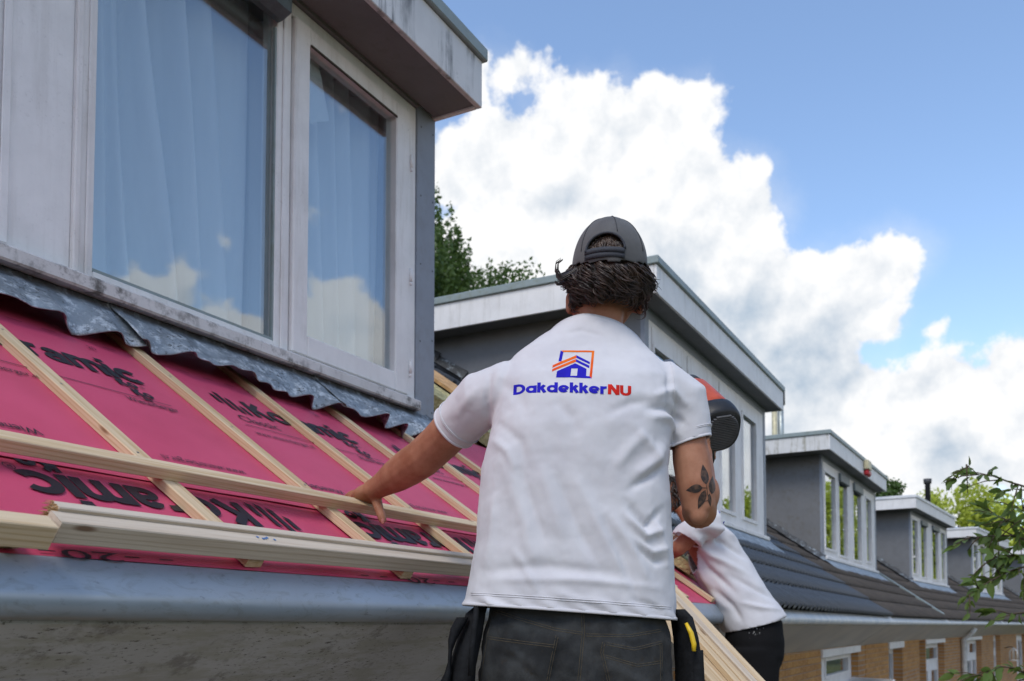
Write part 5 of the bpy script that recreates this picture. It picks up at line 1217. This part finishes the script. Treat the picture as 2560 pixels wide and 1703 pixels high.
m = KB(); c_ = ax0+axd*.2395-us*.040-ws*.040; m.loft([ell_ring(c_+axd*t, us, ws, .0085*s_, .0085*s_, 12) for t, s_ in ((-.02, 1), (.001, 1), (.003, .7))]); m.build('screw_boss', MATS['grey_plastic'], ec, CF)
m = KB(); m.loft([ell_ring(p, us, Vector((0, .8, -.6)), .017, .020, 14, 2.5) for p in (Vector((.528, .36, .640)), Vector((.550, .325, .59)), Vector((.560, .305, .545)), Vector((.560, .30, .49)), Vector((.560, .30, .465)))]); m.build('handle', MATS['black_plastic'], G, CF)
m = KB(); m.loft([ell_ring(p, us, ws, .024, .030, 14, 3) for p in (Vector((.497, .43, .722)), Vector((.485, .47, .76)), Vector((.475, .50, .79)))]); m.build('nose', MATS['steel'], G, CF)
# ------------------------------------------------------------------ second worker, bending over the roof edge
CF2 = Matrix(((math.sin(YAW), math.cos(YAW), 0, 4.9*math.cos(YAW)), (-math.cos(YAW), math.sin(YAW), 0, 4.9*math.sin(YAW)), (0, 0, 1, 0), (0, 0, 0, 1)))
FEET2 = -.92
P2 = empty('person', 'second worker in white T-shirt and paint-splashed black trousers, bending over the roof edge', 'person', CF2 @ Vector((1.26, 0, FEET2)), 0)
AX = Vector((-.30, .10, .55)).normalized(); SD = Vector((AX.z, 0, -AX.x)).normalized(); DP = AX.cross(SD).normalized()
b = MB(); hipc = Vector((1.262, .0, .02))
b.loft([ell_ring(hipc+AX*t, SD, DP, a, c, 24, 2.2) for t, a, c in ((-.12, .08, .11), (.0, .09, .12), (.2, .085, .115), (.4, .105, .15), (.53, .10, .14), (.60, .06, .07), (.66, .055, .055), (.72, .055, .055))])
hd = hipc+AX*.80+Vector((-.06, .04, -.01)); ellipsoid(b, tuple(hd), (.085, .080, .105)); ellipsoid(b, (hd.x-.03, hd.y+.01, hd.z-.06), (.055, .05, .06)); ellipsoid(b, (hd.x-.088, hd.y, hd.z-.01), (.018, .014, .02))
def arm2(sh, el, wr, hn):
    b.tube([sh, (Vector(sh)+Vector(el))/2, el, (Vector(el)*.6+Vector(wr)*.4), wr], [.052, .047, .043, .042, .030], 12)
    b.loft([ell_ring(Vector(wr)+(Vector(hn)-Vector(wr))*t, DP, SD, .036, .018, 10) for t in (0, .4, .8, 1.0)])
    for q in range(4):
        base = Vector(hn)+DP*(.024-.016*q); b.tube([base, base+Vector((-.03, .01, -.012)), base+Vector((-.05, .012, -.035)), base+Vector((-.052, .01, -.05))], [.010, .0095, .009, .007], 6)
    b.tube([Vector(hn)+DP*.03, Vector(hn)+DP*.05+Vector((-.01, 0, -.02)), Vector(hn)+DP*.048+Vector((-.03, 0, -.04))], [.012, .011, .008], 6)
arm2((.955, -.12, .50), (.860, -.08, .40), (.74, .06, .345), (.69, .10, .335)); arm2((.98, .22, .53), (.86, .30, .38), (.72, .30, .36), (.67, .31, .35))
for lx, ly in ((1.24, -.09), (1.28, .10)):
    b.loft([ell_ring((x, y, z), XA, YA, rx, ry, 16) for x, y, z, rx, ry in ((lx, ly*.8, -.04, .075, .055), (lx+.0, ly, -.22, .085, .072), (lx+.02, ly, -.48, .058, .056), (lx+.01, ly, -.85, .042, .042), (lx, ly, -.90, .045, .045))]); ellipsoid(b, (lx-.06, ly, -.885), (.11, .04, .033))
v, nn, f = remeshed(b, .010, 3, .45); body2 = from_arrays('body', v, f, 'skin', P2, CF2)
m = MB(); rnd = random.Random(5)
hair_locks(m, rnd, np.array(hd), np.array([.088, .083, .105]), 420, lambda p: p[0] > hd.x-.03 and p[2] > hd.z-.06, .05, .004, .8); m.build('hair', MATS['hair_brown'], P2, CF2, fixn=False)
b = MB()
b.loft([ell_ring(hipc+AX*t+SD*s_, SD, DP, a, c, 32, 2.3) for t, a, c, s_ in ((-.06, .158, .175, -.002), (.0, .158, .175, -.005), (.10, .150, .170, -.008), (.22, .146, .168, -.005), (.34, .142, .172, -.002), (.44, .136, .185, .0), (.52, .118, .17, .0), (.58, .085, .11, .0), (.62, .066, .072, 0))])
b.tube([(1.02, -.10, .52), (.96, -.13, .515), (.91, -.125, .47), (.875, -.11, .425)], [.098, .090, .078, .074], 20); b.tube([(1.05, .18, .55), (.98, .23, .53), (.93, .26, .46), (.90, .28, .42)], [.092, .085, .074, .070], 20)
v, nn, f = remeshed(b, .009, 5, .5)
FOLDS2 = [([(.90, .46), (1.02, .36), (1.20, .26)], .010, .016), ([(.91, .43), (1.0, .30), (1.14, .16)], -.011, .014), ([(.90, .42), (.98, .27), (1.08, .10)], .010, .016), ([(.93, .47), (1.08, .42), (1.22, .34)], -.009, .015), ([(.95, .50), (1.1, .48), (1.2, .42)], .008, .018), ([(1.0, .22), (1.12, .10), (1.16, .02)], -.009, .014), ([(1.10, .26), (1.24, .18), (1.36, .13)], -.008, .015), ([(1.15, .12), (1.26, .09), (1.38, .08)], .007, .012)]
d_ = 1.7*fold_disp(v[:, [0, 2]], FOLDS2)*np.clip((.0-v[:, 1])/.05, 0, 1)+.005*vnoise(v, 9, 3)+.002*vnoise(v, 24, 1); v = v+nn*d_[:, None]
v, fs = clip(v, f, [((1.10, 0, -.038), (.25, 0, -1), lambda c: c.z < .12), ((.885, 0, .445), (-.55, .0, -.83), lambda c: c.x < .96 and c.z < .47), (tuple(hipc+AX*.60), tuple(AX), lambda c: c.z > .4 and c.x < 1.1)])
sh2 = from_arrays('t_shirt', v, fs, 'shirt_white', P2, CF2, True, .004)
SH2 = BVHTree.FromPolygons([tuple(q) for q in v], fs); m = MB()
for q in ([(1.075, .585), (1.082, .600), (1.092, .592), (1.086, .570)], [(1.088, .548), (1.10, .548), (1.102, .538), (1.09, .538)], [(1.104, .542), (1.113, .545), (1.114, .53), (1.106, .528)]):
    m.add(project(SH2, q, -.6, .004), [(0,1,2,3)])
m.build('logo_emblem', MATS['logo_blue'], sh2, CF2, fixn=False)
b = MB()
b.loft([ell_ring((1.262-t, 0, z), XA, YA, a, c, 28, 2.3) for t, z, a, c in ((.07, .14, .105, .135), (.035, .08, .120, .145), (.0, .02, .138, .16), (0, -.08, .146, .178), (0, -.16, .142, .172), (0, -.22, .125, .150))])
for lx, ly in ((1.245, -.085), (1.275, .095)):
    b.loft([ell_ring((x, y, z), XA, YA, rx, ry, 20) for x, y, z, rx, ry in ((lx, ly, -.12, .128, .098), (lx+.0, ly, -.26, .118, .096), (lx+.02, ly, -.50, .088, .080), (lx+.01, ly, -.82, .078, .074), (lx, ly, -.885, .08, .078))])
v, nn, f = remeshed(b, .010, 4, .5); v = v+nn*(.006*vnoise(v, 10, 6))[:, None]; from_arrays('trousers', v, f, 'trousers_black', P2, CF2)
for lx, ly in ((1.245, -.085), (1.275, .095)):
    m = MB(); m.loft([ell_ring((x, ly, z), YA, ZA, ry, rz, 14, 2.4) for x, z, ry, rz in ((lx+.07, -.87, .03, .045), (lx+.03, -.865, .046, .055), (lx-.05, -.875, .05, .045), (lx-.13, -.888, .048, .032), (lx-.18, -.893, .034, .024))]); m.build('boot', MATS['leather_boot'], P2, CF2)
# ------------------------------------------------------------------ laths and a board leaning from the scaffold onto the gutter
def lean(p0, p1, w, h, mat, label, name, roll=0, shift=0.0, cat='lath'):
    p0, p1 = Vector(p0), Vector(p1); x = (p1-p0).normalized(); y = Vector((0, 0, 1)).cross(x).normalized(); z = x.cross(y); p0 = p0+y*shift
    o = timber(name, (p1-p0).length, w, h, mat, None, Matrix.Translation(p0) @ Matrix((x, y, z)).transposed().to_4x4() @ Matrix.Rotation(R(roll), 4, 'X'), segs=10)
    return tag(o, label, cat)
TOPP, FOOT = Vector((4.22, 1.66, .43)), Vector((3.465, .195, -.885))
for k, (sh, w, h, up_, lab) in enumerate(((.0, .038, .026, .0, 'outermost pine lath leaning on the gutter beside the black trousers'), (.041, .036, .024, .006, 'pale pine lath second in the bundle leaning on the gutter'), (.081, .038, .026, -.004, 'third pine lath of the bundle leaning on the gutter'), (.122, .037, .024, .004, 'innermost narrow lath of the bundle leaning on the gutter'))):
    lean(FOOT+Vector((0, .01*k, up_)), TOPP+Vector((0, .0, up_)), w, h, 'pine' if k != 1 else 'pine_pale', lab, 'leaning_lath', random.uniform(-6, 6), sh)
lean(FOOT+Vector((0, 0, -.035)), TOPP+Vector((0, 0, -.035)), .15, .022, 'pine', 'wide knotty board leaning on the gutter under the bundle of laths', 'leaning_board', 4, .165, 'board')
# ------------------------------------------------------------------ scaffold deck the men stand on
S = empty('scaffold', 'plank scaffold deck along the eaves below the workers', 'scaffold', (3.2, .75, GROUND))
for k in range(4): MB().cbox(.4, 6.2, .10+k*.245, .335+k*.245, -.952, FEET*K+.004-.0, .006).build('deck_plank', MATS['plank_wood'], S)
for x in (.6, 3.2, 6.0):
    for y in (.06, 1.12): m = MB(); m.tube([(x, y, GROUND), (x, y, -.96)], .024, 10); m.build('standard', MATS['steel'], S)
    m = MB(); m.tube([(x, .0, -.976), (x, 1.18, -.976)], .024, 10); m.build('transom', MATS['steel'], S)
# ------------------------------------------------------------------ trees
def leafmat(name, a, b_, tr):
    n = N(name); c = n.mix(n.smooth(n.noise(6, 4, .6, kind='Object'), .3, .7), a, b_); c = n.mix(n.math('MULTIPLY', n.rand(), .5), c, tuple(q*1.5 for q in a)); n.base(c).set(.5, 0, .35)
    ts = n.n('ShaderNodeBsdfTranslucent'); n.put(ts.inputs[0], tr); mx = n.n('ShaderNodeMixShader'); mx.inputs[0].default_value = .35; n.l(n.b.outputs[0], mx.inputs[1]); n.l(ts.outputs[0], mx.inputs[2]); n.l(mx.outputs[0], n.out.inputs[0])
leafmat('leaf_dark', (.06, .105, .028), (.09, .145, .04), (.13, .21, .045)); leafmat('leaf_yellow', (.36, .42, .05), (.46, .50, .08), (.62, .68, .10)); leafmat('leaf_garden', (.085, .14, .03), (.13, .17, .045), (.22, .30, .05)); leafmat('leaf_conifer', (.06, .11, .025), (.09, .15, .04), (.12, .2, .04))
plain('bark', (.12, .09, .065), .9, 0, .4, 10, .6, 40, .2, .02); plain('twig', (.085, .060, .035), .85, 0, .4, 30)
def leaf_cloud(cents, radii, count, size, rs):
    """many small folded leaves scattered over the shells of overlapping clumps"""
    cents = np.array(cents, float); radii = np.array(radii, float)
    if radii.ndim == 1: radii = np.repeat(radii[:, None], 3, 1)
    wgt = (radii.prod(1))**(2/3); idx = rs.choice(len(cents), count, p=wgt/wgt.sum())
    d = rs.normal(size=(count, 3)); d /= np.linalg.norm(d, axis=1)[:, None]
    P = cents[idx]+d*radii[idx]*(rs.uniform(0, 1, (count, 1))**.40)
    a = rs.normal(size=(count, 3)); a[:, 2] -= .35; a /= np.linalg.norm(a, axis=1)[:, None]
    t = rs.normal(size=(count, 3)); s_ = np.cross(a, t); s_ /= np.linalg.norm(s_, axis=1)[:, None]; L = size*rs.uniform(.6, 1.3, (count, 1))
    V = np.stack([P, P+a*L*.5+s_*L*.28, P+a*L, P+a*L*.5-s_*L*.28], 1).reshape(-1, 3)
    i4 = np.arange(count)*4; F = np.stack([i4, i4+1, i4+2, i4+3], 1)
    return V, F
def mesh_np(name, V, F, mat, parent, kind=None):
    me = bpy.data.meshes.new(name); nf, k = F.shape; me.vertices.add(len(V)); me.vertices.foreach_set('co', V.ravel()); me.loops.add(nf*k); me.loops.foreach_set('vertex_index', F.ravel().astype(np.int32))
    me.polygons.add(nf); me.polygons.foreach_set('loop_start', np.arange(0, nf*k, k, dtype=np.int32)); me.polygons.foreach_set('loop_total', np.full(nf, k, dtype=np.int32)); me.update(calc_edges=True); me.materials.append(MATS[mat])
    return link_obj(name, me, parent)
def tree(name, label, base, h, crown_r, mat, count, leaf, seed, shape='round', spires=0, group=None, low=.25, cat='tree'):
    rs = np.random.default_rng(seed); base = np.array(base, float); E = empty(name, label, cat, base, 0, group)
    m = MB(); tp = base+[0, 0, h*.75]; m.tube([base, base+[.02*h*rs.normal(), .02*h*rs.normal(), h*.35], tp], [h*.022, h*.016, h*.004], 8)
    C, RR = [], []
    nC = 46
    for i in range(nC):
        z = rs.uniform(low, .93); u = (z-low)/(1-low)
        prof = math.sin(math.pi*min(1, .18+u*.82))**.7 if shape == 'round' else (1-u)**.75+.05
        a = rs.uniform(0, 6.283); q = crown_r*prof*rs.uniform(.35, .95)
        c = base+[q*math.cos(a), q*math.sin(a), z*h]; C.append(c); r_ = crown_r*rs.uniform(.20, .36)*(.6+.5*prof); RR.append([r_, r_, r_*1.15])
        if i % 3 == 0: st_ = base+[0, 0, h*max(.18, z-.22)]; m.tube([st_, (st_+c)/2+[0, 0, .02*h], c], [h*.008, h*.005, h*.002], 5)
    for i in range(spires):
        a = rs.uniform(0, 6.283); q = crown_r*rs.uniform(.1, .9); top = base+[q*math.cos(a), q*math.sin(a), h*(.98-.42*(q/crown_r)**1.3)*rs.uniform(.93, 1.06)]
        for t in range(5): C.append(top-[0, 0, crown_r*.16*t]); w_ = crown_r*(.03+.028*t); RR.append([w_, w_, crown_r*.13])
    m.build('trunk', MATS['bark'], E); V, F = leaf_cloud(C, RR, count, leaf, rs); mesh_np('crown', V, F, mat, E)
    return E
tree('broadleaf_tree', 'tall dark green tree with spiky top rising behind the near dormers', (32.4, 21.6, GROUND), 21.4, 6.0, 'leaf_dark', 130000, .21, 3, 'round', 40)
tree('broadleaf_tree', 'dark tree mass hidden mostly behind the near dormer corner', (26, 22.5, GROUND), 15.5, 5.0, 'leaf_dark', 26000, .26, 14, 'round', 10)
tree('conifer_tree', 'small pointed green conifer beyond the algae-stained dormer', (64.3, 6.9, GROUND), 12.8, 2.3, 'leaf_conifer', 9000, .26, 8, 'cone', 0)
tree('yellow_bush', 'yellow-green bush top beside the pointed conifer', (64.6, 5.6, GROUND), 11.2, 1.5, 'leaf_yellow', 5000, .26, 9, 'round', 0)
for i, (x, y, h, cr, lab) in enumerate(((66, 9.0, 11.6, 4.2, 'sunlit yellow-green tree beyond the black flue pipe'), (70, 3.2, 12.3, 4.5, 'broad yellow-green tree beyond the far roofs'), (68, -3.2, 12.6, 4.6, 'rounded yellow-green tree behind the upper leafy twig'), (66, -9.5, 12.5, 4.6, 'yellow-green tree at the end of the row of houses'))):
    tree('broadleaf_tree', lab, (x, y, GROUND), h, cr, 'leaf_yellow', 15000, .36, 40+i, 'round', 0, 'yellow-green trees beyond the far roofs')
for i, (x, y, h, cr, lab) in enumerate(((24, -24, 6.2, 3.4, 'dark garden tree mirrored in the panes of the wide dormer'), (33, -26, 7.0, 3.6, 'dark garden tree mirrored in the panes of the far dormers'), (45, -26, 9.0, 4.0, 'large garden tree across the gardens, seen only as a reflection'))):
    tree('broadleaf_tree', lab, (x, y, GROUND), h, cr, 'leaf_dark', 9000, .34, 70+i, 'round', 0)
# ------------------------------------------------------------------ garden tree whose branches hang in front of the far dormers
GT = empty('garden_tree', 'leafy garden tree whose out-of-focus branches hang before the far dormers', 'tree', (5.9, -1.15, GROUND))
GB = Vector((5.9, -1.15, GROUND)); m = MB(); m.tube([GB, GB+Vector((.03, .05, 1.2)), GB+Vector((-.02, .12, 2.3)), GB+Vector((-.05, .2, 3.1)), GB+Vector((0, .25, 3.9))], [.075, .06, .045, .028, .012], 10); m.build('trunk', MATS['bark'], GT)
rs = random.Random(11)
lm = MB(); lv = []
for i in range(6):
    t = i/5; w_ = .0165*math.sin(math.pi*(t**.8))*1.0; y = .078*t; cv = -.012*t*t
    lv += [(-w_, y, cv+.004*math.sin(math.pi*t)), (0, y, cv), (w_, y, cv+.004*math.sin(math.pi*t))]
lf = [(3*i+j, 3*i+j+1, 3*i+4+j, 3*i+3+j) for i in range(5) for j in (0, 1)]
lm.add(lv, lf, True); LEAF = lm.mesh('leaf', MATS['leaf_garden'])
NLEAF = [0]
def put_leaf(p, d, branch, k=1.0):
    if NLEAF[0] >= 620: return
    d = Vector(d).normalized(); u = Vector((rs.uniform(-1, 1), rs.uniform(-1, 1), rs.uniform(.2, 1.2))); x = d.cross(u)
    if x.length < 1e-3: return
    x.normalize(); z = x.cross(d); s_ = k*rs.uniform(.65, 1.2)
    o = bpy.data.objects.new('leaf', LEAF); COL.objects.link(o); o.parent = branch; o.matrix_parent_inverse = WORLD[branch.name].inverted()
    o.matrix_basis = Matrix.Translation(p) @ Matrix((x, d, z)).transposed().to_4x4() @ Matrix.Diagonal((s_, s_, s_, 1)); NLEAF[0] += 1
def branch(pts, r0, nleaf, spread, side=0):
    pts = [Vector((5.87, -1.0, pts[0][2]-.22))]+[Vector(p) for p in pts]; m = MB(); P = []
    for a, b_ in zip(pts[:-1], pts[1:]): P += [a.lerp(b_, t/5) for t in range(5)]
    P.append(pts[-1]); m.tube(P, [r0*(1-.85*i/(len(P)-1)) for i in range(len(P))], 6)
    twigs = []
    for i in range(side):
        q = rs.randrange(len(P)//4, len(P)); p = P[q]; d = Vector((rs.uniform(-.6, .6), rs.uniform(-.2, 1.0), rs.uniform(-.8, .5))).normalized()*rs.uniform(.08, .22); m.tube([p, p+d*.5+Vector((0, 0, .01)), p+d], [.004, .003, .0015], 5); twigs.append((p, d))
    br = m.build('branch', MATS['twig'], GT)
    n0 = nleaf
    for i in range(nleaf):
        if twigs and rs.random() < .6: p, d = rs.choice(twigs); t = rs.uniform(.2, 1.0); put_leaf(p+d*t, d.normalized()+Vector((rs.uniform(-1, 1), rs.uniform(-1, 1), rs.uniform(-1.1, .5)))*spread, br)
        else:
            q = rs.randrange(len(P)//3, len(P)); tg = (P[min(q+1, len(P)-1)]-P[max(q-1, 0)]).normalized(); put_leaf(P[q], tg+Vector((rs.uniform(-1, 1), rs.uniform(-1, 1), rs.uniform(-1.2, .6)))*spread, br)
BR = [([(5.822, -0.142, 0.697), (5.713, -0.071, 0.745), (5.607, -0.001, 0.76), (5.498, 0.074, 0.782), (5.394, 0.141, 0.78), (5.297, 0.191, 0.823)], 0.012, 38, 0.75, 8), ([(5.962, -0.168, 0.472), (5.828, -0.081, 0.514), (5.703, -0.01, 0.555), (5.588, 0.045, 0.57), (5.477, 0.092, 0.585)], 0.012, 46, 0.75, 9), ([(5.852, -0.162, 0.35), (5.749, -0.076, 0.363), (5.651, 0.001, 0.375), (5.565, 0.057, 0.356), (5.494, 0.083, 0.368)], 0.012, 40, 0.75, 9), ([(5.955, -0.153, 0.456), (5.836, -0.08, 0.466), (5.718, -0.008, 0.484), (5.594, 0.076, 0.477), (5.472, 0.157, 0.463), (5.368, 0.202, 0.46)], 0.012, 34, 0.75, 8), ([(5.846, -0.147, 0.318), (5.732, -0.061, 0.314), (5.628, 0.01, 0.287), (5.525, 0.08, 0.245), (5.427, 0.141, 0.203), (5.327, 0.207, 0.148)], 0.012, 50, 0.75, 9), ([(5.75, -0.152, 0.059), (5.648, -0.068, 0.07), (5.558, -0.005, 0.062), (5.474, 0.049, 0.042), (5.39, 0.103, 0.022)], 0.012, 14, 0.75, 1), ([(5.652, -0.14, -0.33), (5.559, -0.059, -0.25), (5.48, 0.001, -0.218), (5.402, 0.061, -0.208), (5.33, 0.114, -0.229), (5.266, 0.154, -0.272)], 0.012, 48, 0.75, 10), ([(6.061, -0.151, 0.565), (5.947, -0.085, 0.624), (5.843, -0.034, 0.649), (5.746, 0.01, 0.609)], 0.012, 24, 0.75, 6)]
for pts, r0, nl, sp_, sd_ in BR: branch(pts, .008, int(nl*1.25), sp_, sd_)
# the rest of its crown, outside the picture
V, F = leaf_cloud([GB+Vector((.1, -.3, 3.5)), GB+Vector((.5, -.5, 3.1)), GB+Vector((-.3, -.5, 3.8)), GB+Vector((.5, .2, 3.4)), GB+Vector((.2, -.7, 2.6))], [.45, .5, .42, .4, .4], 2600, .09, np.random.default_rng(5)); o = mesh_np('crown', V, F, 'leaf_garden', GT); o['kind'] = 'stuff'
